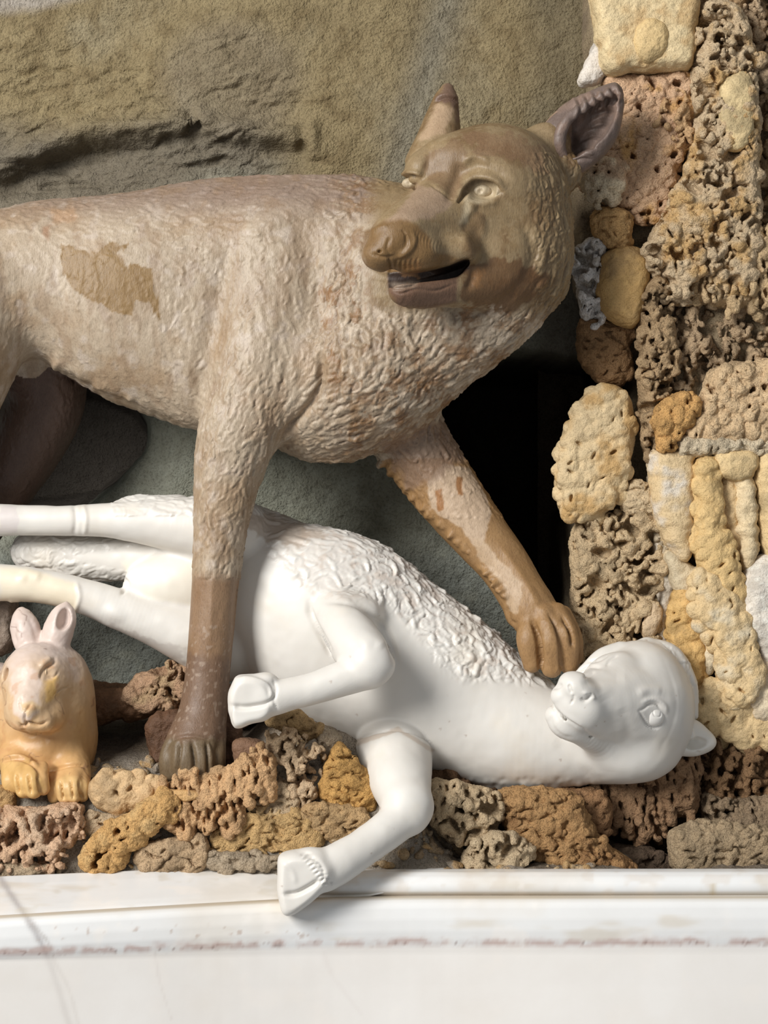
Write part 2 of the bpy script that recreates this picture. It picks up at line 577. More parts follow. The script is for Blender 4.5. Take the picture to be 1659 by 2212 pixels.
def wall_back():
    rec = [(-400, 380), (-60, 330), (60, 280), (140, 250), (250, 246), (330, 238), (400, 226), (440, 244), (520, 246), (600, 252), (672, 262), (660, 300), (652, 345), (560, 395), (430, 425), (200, 500), (-400, 560)]
    hole = [(1010, 745), (1150, 742), (1330, 752), (1420, 752), (1420, 1330), (1240, 1345), (1180, 1330), (1110, 1210), (1060, 1130), (1000, 1040), (930, 960), (900, 890)]
    hol2 = [(-400, 700), (120, 760), (240, 860), (262, 930), (215, 1010), (120, 1080), (60, 1110), (-400, 1120)]
    def dfun(x, y):
        d = -250 + 0 * x
        s1 = poly_sd(x, y, rec); nz = fbm(x * 0.012, y * 0.03, 0 * x, 4, 3)
        s1 = s1 + 14 * nz
        left = sstep(420, 0, x)
        d = d - (24 + 55 * left) * sstep(4, -26, s1) * sstep(470, 280, y + 0.1 * x)
        d = d + 26 * np.exp(-((s1 - 18) / 24) ** 2) * (y < 300) * sstep(720, 600, x)
        hs = poly_sd(x, y, catmull([list(p) for p in hole], 4, True)) + 10 * fbm(x * 0.02, y * 0.02, 0 * x, 3, 8)
        d = d - 850 * sstep(6, -26, hs)
        h2 = poly_sd(x, y, catmull([list(p) for p in hol2], 4, True)) + 8 * fbm(x * 0.02, y * 0.02, 0 * x, 3, 18)
        d = d - 60 * sstep(150, 0, h2) - 700 * sstep(30, -70, h2)
        d = d + 22 * fbm(x * 0.004, y * 0.004, 0 * x + 2, 3, 5)
        ro = sstep(90, 230, y) * sstep(460, 400, y) * sstep(700, 560, x)
        d = d + ro * 17 * fbm(x * 0.016, y * 0.06, 0 * x, 5, 6, 0.6) + 4.0 * fbm(x * 0.04, y * 0.04, 0 * x, 5, 7, 0.65) * sstep(-700, -300, d)
        d = d - 10 * sstep(700, 1100, y)
        return d
    v, q = grid_mesh(np.concatenate([np.arange(-1100, -120, 14.0), np.arange(-120, 1560, 5.4)]), np.concatenate([np.arange(-620, -40, 14.0), np.arange(-40, 1720, 5.4)]), dfun)
    s = surf_shape(v, q)
    st = s.stroke
    rg = np.random.default_rng(3)
    for i in range(120):
        x0 = rg.uniform(-40, 640); y0 = rg.uniform(110, 430) if x0 < 480 else rg.uniform(150, 290)
        L = rg.uniform(30, 170); sl = rg.normal(-0.12, 0.18)
        p = [(x0 + L * t, y0 + L * t * sl + rg.normal(0, 5), 0)[:2] for t in np.linspace(0, 1, 6)]
        st(p, rg.uniform(2.5, 6), rg.uniform(-8, -2) if i % 3 else rg.uniform(2, 6), side=1 if i % 2 else 0, face=-1)
    for i in range(60):
        x0 = rg.uniform(0, 1240); y0 = rg.uniform(0, 420)
        L = rg.uniform(10, 50); a = rg.uniform(0, 3.1)
        st([(x0, y0), (x0 + L * math.cos(a) * .5 + rg.normal(0, 3), y0 + L * math.sin(a) * .5), (x0 + L * math.cos(a), y0 + L * math.sin(a))], rg.uniform(2, 5), rg.uniform(-4, -1.5), face=-1)
    st([(395, 228), (412, 250), (418, 285), (400, 280)], 13, -26, face=-1)
    st([(0, 312), (50, 285), (120, 255)], 9, 10, face=-1)
    st([(330, 330), (355, 300), (380, 290)], 6, -9, face=-1)
    st([(400, 360), (460, 352), (482, 338)], 5, -12, face=-1); st([(400, 352), (440, 342), (476, 328)], 6, 8, face=-1)
    st([(0, 345), (80, 360), (180, 352), (280, 340)], 5, -7, face=-1)
    st([(40, 405), (140, 398), (260, 392), (340, 365)], 5, -8, face=-1)
    st([(420, 318), (450, 300), (475, 285)], 4, -7, face=-1)
    st([(485, 75), (500, 105), (525, 118)], 12, -10, face=-1)
    st([(560, 15), (585, 50), (600, 85)], 6, -5, face=-1)
    st([(650, 262), (655, 300), (648, 345)], 12, -12, face=-1)
    st([(670, 255), (676, 300), (670, 350)], 12, 9, face=-1)
    st([(580, 195), (600, 170), (615, 160)], 6, -7, face=-1)
    s.apply()
    n1 = s.noise(0.006, 4, 1); n2 = s.noise(0.03, 4, 2)
    y, x = s.py, s.px
    s.colour(srgb(148, 132, 98))
    s.paint(sstep(0.0, 0.5, n1), srgb(152, 140, 112), 0.8)
    s.paint(sstep(0.05, 0.4, n2), srgb(116, 98, 66), 0.5)
    s.paint(sstep(200, 330, y + 50 * n1) * sstep(720, 520, x), srgb(120, 112, 98), 0.9)
    s.paint(sstep(160, 90, np.hypot((x - 500) / 1.2, y - 170)), srgb(136, 124, 104), 0.6)
    s.paint(np.exp(-((x - 940 + 0.3 * (y - 100)) / 50) ** 2) * (y < 420), srgb(136, 130, 114), 0.8)
    s.paint(sstep(1080, 1200, x + 60 * n1) * (y < 420), srgb(116, 106, 84), 0.7)
    s.paint(sstep(34, 6, y + 30 * n1 + 0.14 * x) * sstep(-90, -30, y), srgb(176, 168, 160), 0.8)
    s.paint(sstep(330, 400, y + 30 * n2) * sstep(380, 440, x) * sstep(640, 560, x) * (y < 440), srgb(156, 152, 136), 0.7)
    s.paint(sstep(500, 700, y), srgb(150, 152, 138), 0.95)
    s.paint(sstep(420, 560, y) * sstep(1100, 1200, x), srgb(98, 92, 80), 0.85)
    s.paint(sstep(1120, 1250, y), srgb(142, 146, 138), 0.9)
    s.paint(sstep(0.1, 0.5, n2) * (y > 800), srgb(168, 170, 156), 0.5)
    s.paint(sstep(-330, -520, s.d), srgb(52, 44, 38), 0.95)  # deep recesses coloured dark, adding to their shade
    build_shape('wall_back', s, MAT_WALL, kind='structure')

def wall_right():
    def dfun(x, y):
        e = 1284 - 24 * sstep(180, 260, y) + 18 * fbm(y * 0.008, 0 * y, 0 * y, 3, 4) - 60 * sstep(1100, 1180, y) * 0
        e = e + 30 * sstep(560, 700, y) * sstep(860, 800, y) + 120 * sstep(700, 760, y) * sstep(1120, 1040, y)
        d = -120 - 520 * sstep(e + 14, e - 22, x)
        d = d + 26 * fbm(x * 0.012, y * 0.012, 0 * x, 3, 9) + 10 * fbm(x * 0.05, y * 0.05, 0 * x, 3, 10)
        d = d - 90 * sstep(60, 10, np.abs(x - 1385)) * sstep(640, 700, y) * sstep(1110, 1060, y)
        d = d + 55 * sstep(1400, 1440, x)
        return d
    v, q = grid_mesh(np.arange(1215, 1900, 5), np.arange(-200, 1960, 5), dfun)
    s = surf_shape(v, q)
    s.colour(srgb(168, 150, 122)); s.paint(sstep(0, 0.4, s.noise(0.02, 4, 3)), srgb(140, 124, 104), 0.8)
    s.paint(sstep(1500, 1620, s.py), srgb(112, 92, 70), 0.7)
    s.paint(sstep(-250, -420, s.d), srgb(70, 60, 50), 0.9)  # shade of the gap beside the back wall, painted in by depth
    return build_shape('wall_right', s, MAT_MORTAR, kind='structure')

def floor_bank():
    # rows from the rim of the basin up and back to the wall: (depth, photo height) left and right of the lamb
    DD = [300, 262, 240, 215, 190, 150, 90, 20, -60, -160, -300, -560]
    YL = [1935, 1885, 1820, 1742, 1702, 1676, 1650, 1622, 1590, 1560, 1530, 1520]
    YR = [1935, 1882, 1878, 1872, 1866, 1856, 1838, 1815, 1785, 1750, 1700, 1660]
    lx = np.array(DD[::-1], float)
    def hgt(x, d):
        yl = np.interp(d, lx, YL[::-1]); yr = np.interp(d, lx, YR[::-1])
        t = sstep(820, 1000, x)
        y = yl * (1 - t) + yr * t
        t2 = sstep(480, 620, x) * sstep(860, 700, x)                     # rise of mortar against the lamb's breast
        y = y + 70 * np.exp(-((x - 1410) / 50) ** 2) * sstep(262, 225, d)
        y = y - t2 * 70 * sstep(160, 60, d) * sstep(-150, -60, d)
        return y
    xs = np.arange(-420, 1900, 6.0)
    ds = np.concatenate([np.arange(300, 100, -3.0), np.arange(100, -560, -9.0)])
    X, Dp = np.meshgrid(xs, ds)
    Y = hgt(X, Dp)
    Y = Y + 10 * fbm(X * 0.012, Dp * 0.012, Y * 0.012, 3, 14) * sstep(280, 240, Dp)
    sc = (D - Dp) / D
    v = np.stack([X, CY + (Y - CY) * sc, Dp], -1).reshape(-1, 3).astype(np.float32)
    nx, ny = len(xs), len(ds)
    i = (np.arange(ny - 1)[:, None] * nx + np.arange(nx - 1)[None, :]).ravel()
    s = surf_shape(v, np.stack([i, i + nx, i + nx + 1, i + 1], 1))
    if s.n[:, 1].mean() > 0: s.q = s.q[:, ::-1].copy(); s.n = -s.n
    s.disp += 6 * s.noise(0.03, 4, 15) + 3 * s.noise(0.12, 2, 16)
    s.apply()
    s.colour(srgb(166, 156, 142)); s.paint(sstep(0, 0.4, s.noise(0.02, 4, 3)), srgb(150, 134, 112), 0.7)
    s.paint(sstep(900, 1000, s.px), srgb(120, 106, 90), 0.7)
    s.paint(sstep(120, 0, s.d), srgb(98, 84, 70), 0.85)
    fl = build_shape('floor', s, MAT_MORTAR, kind='structure')
    rg = np.random.default_rng(77)
    f = Field((-80, 1560, 60), (1300, 1900, 300), 3.2)
    for i in range(520):
        x = rg.uniform(-60, 960) if i % 4 else rg.uniform(960, 1290)
        d = rg.uniform(90, 262); y = float(hgt(np.array(x), np.array(d)))
        r = 3 + 11 * rg.random() ** 2
        f.ell((x, y - 2, d), (r * rg.uniform(.8, 1.8), r * rg.uniform(.5, 1), r), (rg.normal(), rg.normal(0, .5), rg.normal()), k=2)
    r_ = Shape(*f.mesh())
    r_.disp += 1.6 * r_.noise(0.1, 3, 3) + 1.2 * r_.noise(0.25, 2, 6); r_.apply()
    r_.colour(srgb(186, 162, 128)); r_.paint(sstep(0, 0.3, r_.noise(0.03, 2, 7)), srgb(160, 150, 138), 0.9)
    r_.paint(sstep(0.1, 0.3, r_.noise(0.05, 2, 8)), srgb(196, 156, 100), 0.6)
    build_shape('rubble', r_, MAT_ROCK, fl, kind='stuff')
    return fl

if want('room'):
    wall_back()
WALL = wall_right() if want('room') else None
FLOOR = floor_bank() if want('room') else None

# ---------------------------------------------------------------- the marble basin
def loft(rows, sub=3):
    """rows of the same number of (x, photo y, depth) points"""
    R_ = [catmull(r, 1) for r in rows]
    xs = np.arange(min(r[0][0] for r in rows), max(r[-1][0] for r in rows) + 1, 5.0)
    L = []
    for r in rows:
        r = np.array(r, float)
        L.append(np.stack([xs, np.interp(xs, r[:, 0], r[:, 1]), np.interp(xs, r[:, 0], r[:, 2])], -1))
    L = np.array(L)
    out = []
    for i in range(len(L) - 1):
        n = max(1, int(np.abs(L[i + 1][:, 1:] - L[i][:, 1:]).max() / 5))
        for j in range(n): out.append(L[i] + (L[i + 1] - L[i]) * j / n)
    out.append(L[-1]); out = np.array(out)
    sc = (D - out[..., 2]) / D
    v = np.stack([CX + (out[..., 0] - CX) * sc, CY + (out[..., 1] - CY) * sc, out[..., 2]], -1)
    ny, nx = v.shape[:2]
    i = (np.arange(ny - 1)[:, None] * nx + np.arange(nx - 1)[None, :]).ravel()
    return v.reshape(-1, 3).astype(np.float32), np.stack([i, i + nx, i + nx + 1, i + 1], 1)

def marble_basin():
    m = stone_mat('basin_marble', 0.3, (0.9, 0.88, 0.86), (1, 1, 1), fine=(200, 0.06, 0.0004), coarse=(14, 0.08, 0.002), amt=0.6, sss=0.0, spec=0.45)
    root = thing('marble_basin', 'long white veined marble basin with a rounded rim, in front of the rocks', 'basin', (800, 2212, 300))
    def row(y, d, yl=None, dl=None):
        """straight to the right of x = 720, swinging towards the viewer to its left"""
        yl = yl if yl is not None else y + 42; dl = dl if dl is not None else d + 180
        r = [(-420, y + (yl - y) * 1140 / 720, d + (dl - d) * 1140 / 720)]
        for x in range(0, 1201, 40):
            t = (720 - x) / 720 if x < 400 else 0.4444 * (max(1040 - x, 0) / 640) ** 2
            r.append((x, y + (yl - y) * t, d + (dl - d) * t))
        return r + [(1900, y - 2, d)]
    base = 337
    prof = [(1935, base - 40), (1933, base - 12), (1936, base + 2), (1944, base + 14), (1958, base + 24), (1985, base + 29), (2010, base + 30), (2030, base + 28), (2044, base + 25), (2060, base + 23), (2130, base + 22), (2330, base + 22)]
    rows = [row(y, d, y + (42 if y < 2000 else 42 - (y - 2000) * 0.4 if y < 2060 else 14)) for y, d in prof]
    s = surf_shape(*loft(rows))
    def veins(s, low):
        n1 = s.noise(0.006, 4, 44); n2 = s.noise(0.04, 4, 45)
        s.colour(srgb(240, 240, 239))
        s.paint(sstep(0.0, 0.5, n1), srgb(234, 228, 219), 0.8)
        s.paint(sstep(0.12, 0.5, s.noise(0.016, 4, 49, (0.5, 1.6, 1))) * (s.py < 2030), srgb(222, 212, 196), 0.6)
        s.paint(sstep(0.1, 0.5, s.noise(0.02, 4, 47)), srgb(249, 244, 238), 0.6)
        def line(pts, w, c, amt):
            P = catmull(pts, 5); best = 1e9
            wob = 3 * s.noise(0.05, 2, 50)
            for i in range(len(P) - 1):
                ax, ay = P[i]; ex, ey = P[i + 1] - P[i]
                t = np.clip(((s.px - ax) * ex + (s.py - ay) * ey) / (ex * ex + ey * ey), 0, 1)
                best = np.minimum(best, np.hypot(s.px - ax - t * ex, s.py - ay - t * ey))
            s.paint(np.exp(-((best + wob) / w) ** 2), c, amt)
        line([(0, 1895), (25, 1935), (60, 1985), (95, 2050), (118, 2110), (150, 2215)], 7, srgb(176, 172, 172), 0.75)
        line([(60, 1990), (100, 2030), (120, 2080), (150, 2140), (170, 2215)], 4, srgb(190, 184, 180), 0.6)
        line([(335, 2060), (345, 2120), (370, 2200)], 2.5, srgb(208, 200, 198), 0.7)
        line([(700, 2060), (720, 2110), (780, 2190)], 5, srgb(218, 212, 212), 0.6)
        return n1, n2
    n1, n2 = veins(s, True)
    x, y = s.px, s.py
    ln = 2038 + np.clip(720 - x, 0, 720) / 720 * 24
    band = np.exp(-((y - ln + 14 * n2) / 8) ** 2) * sstep(-0.35, 0.25, n2 + 0.6 * s.noise(0.004, 2, 51) + np.where(x > 720, 0.25, -0.05))
    s.paint(band, srgb(196, 166, 156), 0.75)
    s.paint(sstep(0.35, 0.5, s.noise(0.14, 2, 60)) * np.exp(-((y - ln) / 7) ** 2), srgb(140, 110, 100), 0.6)
    s.paint(sstep(ln, ln + 14, y), srgb(249, 243, 236), 0.7)
    s.paint(np.exp(-((y - 1938 - np.clip(720 - x, 0, 720) / 720 * 42) / 5) ** 2), srgb(176, 158, 128), 0.8)
    s.paint(sstep(0.42, 0.55, s.noise(0.1, 2, 61)) * sstep(1990, 2010, y) * sstep(2035, 2025, y) * (x < 700), srgb(180, 150, 130), 0.5)
    build_shape('front_slab', s, m, root)
    # right-hand rim moulding
    rr = [[(640, y, d), (1900, y - 1, d)] for y, d in ((1890, 225), (1881, 232), (1877, 248), (1878, 285), (1884, 312), (1896, 330), (1912, 340), (1924, 340), (1930, 336), (1934, 329), (1938, 322))]
    s = surf_shape(*loft(rr)); n1, n2 = veins(s, False)
    s.paint(sstep(1926, 1932, s.py), srgb(178, 160, 130), 0.7)
    s.paint(np.exp(-((s.px - 1540) / 7) ** 2) * (s.py > 1908), srgb(200, 180, 140), 0.6)
    s.paint(sstep(0.1, 0.4, s.noise(0.03, 3, 62)), srgb(222, 210, 196), 0.4)
    build_shape('rim', s, m, root)
    # left-hand rim slab, oblique, running out to a point on the right-hand one
    fr = [(-420, 2003, 622), (0, 1977, 517), (300, 1961, 442), (600, 1943, 367), (720, 1937, 338), (800, 1930, 336), (845, 1921, 332), (890, 1900, 322), (930, 1884, 300), (962, 1876, 262)]
    bk = [(-420, 1912, 420), (0, 1893, 325), (300, 1880, 270), (600, 1868, 215), (720, 1866, 200), (800, 1866, 200), (845, 1866, 202), (890, 1867, 208), (930, 1869, 222), (962, 1876, 262)]
    rows = []
    for t, up in ((-0.04, -8), (0, 0), (0.25, 5), (0.55, 6), (0.8, 5), (0.93, 2), (1.0, -3), (1.03, -9), (1.02, -15), (0.96, -19)):
        r = []
        for a, b in zip(bk, fr):
            w_ = abs(b[1] - a[1]) / 80
            # the slab lies nearly flat, so height in the photo follows its depth
            dd = a[2] + (b[2] - a[2]) * t
            yy = a[1] + (b[1] - a[1]) * (t if t < 0.8 else min(t, 1) ** 1.0) - up * min(w_, 1) * 0.5
            r.append((a[0], yy, dd))
        rows.append(r)
    s = surf_shape(*loft(rows)); veins(s, False)
    s.paint(sstep(0.1, 0.4, s.noise(0.02, 3, 63)), srgb(216, 208, 192), 0.5)
    build_shape('rim', s, m, root)

if want('basin'): marble_basin()
# ---------------------------------------------------------------- stones set into wall and bank
def inside(px, py, poly):
    c = False; n = len(poly)
    for i in range(n):
        x1, y1 = poly[i]; x2, y2 = poly[(i + 1) % n]
        if (y1 > py) != (y2 > py) and px < x1 + (py - y1) * (x2 - x1) / (y2 - y1): c = not c
    return c

def stone(poly, d0, T, style, col, parent, seed=0, R=None, h=3.3, label=None, col2=None, hole_col=None, amp=1.0, dens=1.0, name='stone'):
    rg = np.random.default_rng(seed + 100)
    P = np.array(poly, float)
    lo, hi = P.min(0), P.max(0)
    dm = d0 if np.isscalar(d0) else np.mean([c[2] for c in d0])
    dl, dh = (d0, d0) if np.isscalar(d0) else (min(c[2] for c in d0), max(c[2] for c in d0))
    s0 = (D - dm) / D
    lo2 = (CX + (lo[0] - CX) * s0 - 26, CY + (lo[1] - CY) * s0 - 26); hi2 = (CX + (hi[0] - CX) * s0 + 26, CY + (hi[1] - CY) * s0 + 26)
    f = Field((*lo2, dl - T - 12), (*hi2, dh + T + 34), h)
    # outline made uneven before it is filled
    Q = catmull(poly, 6, True)
    Q = Q + rg.normal(0, 2.2 * amp, Q.shape)
    f.pillow(Q, T, R or T * 0.8, d0, k=2, soft=2, n=0, dref=dm, power=2.4)
    area_ = np.prod(hi - lo)
    def pts(n):
        out = []
        while len(out) < n:
            x, y = rg.uniform(lo[0] - 4, hi[0] + 4), rg.uniform(lo[1] - 4, hi[1] + 4)
            if inside(x, y, poly):
                d = f.front(x, y)
                if d is not None: out.append((x, y, d))
        return out
    n0 = area_ * dens
    if style == 'botry':
        for x, y, d in pts(int(n0 / 170)):
            r = 4.5 + 12 * rg.random() ** 1.5
            f.ell((x, y, d - r * 0.1), (r, r * rg.uniform(0.8, 1.2), r * 0.95), k=2)
        for x, y, d in pts(int(n0 / 1600)):
            r = 2 + 8 * rg.random() ** 2
            f.ell((x, y, d - 6), (r * rg.uniform(1, 1.6), r, r * 3 + 8), (rg.normal(0, .7), 1, 0), k=2, mode='s')
    elif style == 'porous':
        for x, y, d in pts(int(n0 / 380)):
            r = 4 + 15 * rg.random() ** 2
            f.ell((x, y, d - r * 0.15), (r, r * rg.uniform(0.5, 1.8), r), (rg.normal(), rg.normal(), 0.3), k=2.5)
        for x, y, d in pts(int(n0 / 170)):
            if math.sin(x * 0.045 + seed) + math.sin(y * 0.038 + seed * 2 + x * 0.02) < rg.uniform(-1.6, 1.0): continue
            r = 1.8 + 6 * rg.random() ** 2.2
            f.ell((x + rg.normal(0, 2), y, d - 3), (r * rg.uniform(1, 2.8), r * rg.uniform(.7, 1.2), r * 4 + 6), (rg.normal(0, .9), 1, rg.normal(0, .4)), k=1.8, mode='s')
        for x, y, d in pts(int(n0 / 3600)):
            r = rg.uniform(6, 15)
            f.ell((x, y, d - 8), (r, r * 1.8, 38), (rg.normal(0, .5), 1, 0), k=3, mode='s')
    elif style == 'tangle':
        for x, y, d in pts(int(n0 / 900)):
            r = rg.uniform(7, 15)
            f.ell((x, y, d - 8), (r, r * 1.5, 38), k=4, mode='s')
        for x, y, d in pts(int(n0 / 330)):
            a = rg.normal(1.2, 0.7); L = rg.uniform(12, 34); r = rg.uniform(3, 6.5)
            b = a + rg.normal(0, 0.8)
            f.chain([(x, y, d - 3, r), (x + L * .5 * math.cos(a), y + L * .5 * math.sin(a), d + rg.uniform(-2, 8), r), (x + L * .5 * (math.cos(a) + math.cos(b)), y + L * .5 * (math.sin(a) + math.sin(b)), d - 4, r * .8)], k=2.5, n=2)
        for x, y, d in pts(int(n0 / 450)):
            r = rg.uniform(2.6, 6)
            f.ell((x, y, d - 3), (r * 2, r, r * 4 + 5), (rg.normal(0, .6), 1, 0), k=2, mode='s')
    elif style == 'drip':
        for x, y, d in pts(int(n0 / 800)):
            L = rg.uniform(20, 70); r = rg.uniform(5, 12)
            f.chain([(x, y - L / 2, d - 4, r * .7), (x + rg.normal(0, 3), y, d + 2, r), (x + rg.normal(0, 4), y + L / 2, d + 3, r * 1.05)], k=4, n=2)
        for x, y, d in pts(int(n0 / 700)):
            r = rg.uniform(2.6, 6)
            f.ell((x, y, d - 3), (r * 2.2, r, r * 4 + 4), (0.15, 1, 0), k=2.5, mode='s')
    elif style == 'rough':
        for x, y, d in pts(int(n0 / 500)):
            r = rg.uniform(5, 16)
            f.ell((x, y, d - r * 0.35), (r, r * rg.uniform(0.5, 1.1), r * .8), (rg.normal(), rg.normal(), 0.3), k=3)
        for x, y, d in pts(int(n0 / 800)):
            r = rg.uniform(2, 5)
            f.ell((x, y, d - 1), (r * 3, r, r * 2), (1, rg.normal(0, .7), 0), k=2.5, mode='s')
    elif style == 'wrinkle':
        for x, y, d in pts(int(n0 / 260)):
            r = rg.uniform(6, 21)
            f.ell((x, y, d - r * 0.2), (r, r * rg.uniform(0.7, 1.3), r * 0.7), (rg.normal(), rg.normal(), 0.1), k=3)
        for x, y, d in pts(int(n0 / 4000)):
            r = rg.uniform(2, 4.5)
            f.ell((x, y, d - 2), (r * 2.4, r, r * 3), (rg.normal(), 1, 0), k=3, mode='s')
    mv, mq = f.mesh()
    mv, mq = clip_mesh(mv, mq, mv[:, 2] > dl - 0.45 * T)      # the back is bedded in the mortar
    s = Shape(mv, mq)
    a = amp
    if style == 'smooth':
        s.disp += (3.5 * a * s.noise(0.03, 3, seed) + 2.4 * a * (1 - 2 * np.abs(s.noise(0.05, 4, seed + 4))) + 1.3 * s.noise(0.14, 3, seed)).astype(np.float32)
    elif style == 'ribbed':
        s.disp += (4.5 * a * s.noise(0.055, 3, seed, (0.35, 1, 0.35)) + 2.5 * s.noise(0.04, 3, seed + 3)).astype(np.float32)
    elif style == 'wrinkle':
        s.disp += (2.2 * a * (1 - 2 * np.abs(s.noise(0.06, 3, seed + 4))) + 2.5 * a * s.noise(0.03, 3, seed) + 1.0 * s.noise(0.2, 2, seed)).astype(np.float32)
    else:
        s.disp += (3.0 * a * (1 - 2 * np.abs(s.noise(0.07, 3, seed + 8)))).astype(np.float32)
        s.disp += (3.2 * a * s.noise(0.045, 3, seed) + 2.2 * a * s.noise(0.14, 2, seed + 5) + 1.6 * s.noise(0.3, 2, seed + 6)).astype(np.float32)
    s.apply()
    col = tuple(min(250, c * 1.06) for c in col)
    s.colour(srgb(*col))
    c2 = col2 or tuple(c * 0.84 for c in col)
    s.paint(sstep(-0.05, 0.4, s.noise(0.022, 3, seed + 1)), srgb(*c2), 0.85)
    s.paint(sstep(0.1, 0.5, s.noise(0.08, 3, seed + 2)), srgb(*[min(255, c * 1.12) for c in col]), 0.45)
    mt = MAT_SMOOTHROCK if style in ('smooth', 'ribbed', 'wrinkle') else MAT_ROCK
    o = build_shape(name, s, mt, parent)
    if label: o['label'] = label
    return o, s

MAT_SMOOTHROCK = stone_mat('calcite', 0.6, (0.8, 0.74, 0.66), (1, 1, 1), fine=(400, 0.6, 0.002), coarse=(110, 0.7, 0.005), amt=0.5, spec=0.3, speck=0.25)

def wall_stones(p):
    S = stone
    buff = (204, 182, 148); cream = (212, 196, 168); pale = (214, 206, 196); amber = (206, 162, 102); pinkb = (206, 172, 140)
    gold = (206, 176, 124); brownc = (150, 120, 88); grey = (178, 162, 142)
    S([(1286, -80), (1400, -80), (1500, -70), (1510, 20), (1500, 90), (1492, 154), (1400, 160), (1312, 166), (1296, 120), (1284, 40)], -30, 55, 'smooth', (212, 192, 152), p, 1, R=22, col2=(198, 166, 118))
    S([(1372, 70), (1400, 45), (1435, 52), (1446, 90), (1432, 128), (1402, 142), (1376, 120)], 15, 24, 'smooth', (208, 182, 134), p, 2, R=36, amp=.6)
    S([(1292, 85), (1306, 120), (1310, 168), (1285, 188), (1252, 184), (1262, 150), (1276, 120)], -50, 26, 'smooth', pale, p, 3, R=16)
    S([(1305, 175), (1400, 172), (1490, 160), (1500, 250), (1488, 330), (1452, 400), (1424, 480), (1380, 478), (1330, 440), (1262, 412), (1250, 388), (1270, 360), (1310, 330), (1330, 250)], -70, 50, 'botry', pinkb, p, 4, R=30, col2=(212, 166, 104))
    S([(1255, 385), (1300, 345), (1350, 360), (1345, 420), (1305, 452), (1275, 425)], -20, 34, 'botry', cream, p, 5, R=26, col2=pinkb)
    S([(1440, 210), (1480, 200), (1494, 240), (1486, 300), (1448, 320), (1426, 270)], -22, 24, 'tangle', (196, 162, 122), p, 6, R=20)
    S([(1515, 30), (1545, 10), (1600, 30), (1630, 120), (1640, 300), (1640, 480), (1620, 640), (1560, 640), (1500, 660), (1440, 650), (1402, 570), (1420, 490), (1480, 380), (1500, 280), (1494, 180)], -30, 62, 'porous', (200, 178, 146), p, 7, R=36, col2=(206, 168, 112), dens=.9)
    S([(1590, -40), (1720, -60), (1720, 180), (1640, 200), (1610, 120)], -50, 50, 'tangle', (190, 166, 136), p, 8)
    S([(1500, -70), (1600, -60), (1606, 30), (1560, 20), (1520, 40), (1508, 0)], -60, 50, 'rough', (178, 148, 112), p, 9)
    S([(1600, 190), (1660, 170), (1740, 190), (1740, 480), (1680, 500), (1630, 470), (1640, 300)], -85, 50, 'porous', (176, 150, 116), p, 10)
    S([(1560, 180), (1622, 170), (1632, 280), (1600, 330), (1566, 300)], 18, 26, 'smooth', (208, 186, 142), p, 11, R=24)
    S([(1290, 458), (1330, 450), (1362, 470), (1366, 515), (1340, 540), (1304, 534), (1282, 500)], -40, 40, 'rough', (196, 158, 108), p, 12, R=28)
    S([(1234, 545), (1262, 530), (1290, 514), (1312, 560), (1306, 640), (1296, 700), (1262, 690), (1250, 620), (1238, 590)], -60, 34, 'porous', (226, 222, 218), p, 13, R=18, col2=(200, 188, 170))
    S([(1302, 560), (1340, 540), (1384, 542), (1400, 590), (1396, 660), (1372, 715), (1330, 700), (1300, 670), (1294, 610)], -40, 50, 'smooth', (184, 150, 98), p, 14, R=30, col2=(164, 134, 92))
    S([(1262, 690), (1330, 700), (1372, 705), (1362, 760), (1368, 800), (1340, 838), (1290, 824), (1254, 775)], -90, 44, 'rough', (150, 118, 84), p, 15, R=30)
    S([(1262, 862), (1296, 838), (1336, 838), (1366, 880), (1368, 960), (1352, 1050), (1326, 1100), (1276, 1132), (1228, 1126), (1208, 1080), (1204, 1010), (1226, 930)], -50, 58, 'wrinkle', (206, 184, 146), p, 16, R=32, col2=(196, 158, 102))
    S([(1240, 1150), (1300, 1112), (1350, 1110), (1400, 1100), (1436, 1140), (1440, 1250), (1432, 1360), (1400, 1420), (1330, 1440), (1262, 1440), (1238, 1380), (1240, 1260)], -60, 52, 'porous', (204, 180, 144), p, 17, R=26, dens=1.1)
    S([(1350, 1060), (1378, 1040), (1410, 1060), (1420, 1100), (1380, 1120), (1346, 1100)], -30, 30, 'rough', (206, 184, 150), p, 18)
    S([(1384, 640), (1430, 600), (1452, 650), (1456, 760), (1450, 860), (1430, 960), (1412, 1000), (1388, 960), (1384, 860), (1386, 740)], -30, 44, 'porous', (176, 150, 116), p, 19, R=26)
    S([(1450, 640), (1560, 620), (1660, 640), (1740, 640), (1740, 800), (1620, 810), (1540, 820), (1490, 850), (1450, 830)], -70, 44, 'tangle', (178, 154, 124), p, 20, R=24, dens=1.3)
    S([(1500, 560), (1560, 540), (1640, 500), (1740, 480), (1740, 650), (1640, 660), (1560, 670), (1500, 640)], -36, 46, 'drip', (198, 172, 134), p, 21, dens=1.3)
    S([(1422, 884), (1450, 862), (1490, 852), (1514, 870), (1506, 900), (1470, 930), (1458, 978), (1430, 980), (1418, 930)], 20, 30, 'botry', (208, 164, 106), p, 22, R=24, dens=1.2)
    S([(1536, 806), (1600, 790), (1740, 790), (1740, 960), (1600, 960), (1500, 962), (1480, 930), (1510, 880)], -14, 52, 'botry', (214, 186, 148), p, 23, R=26, dens=.9)
    S([(1470, 948), (1560, 950), (1740, 948), (1740, 990), (1600, 985), (1480, 985)], 12, 34, 'rough', cream, p, 24, R=18)
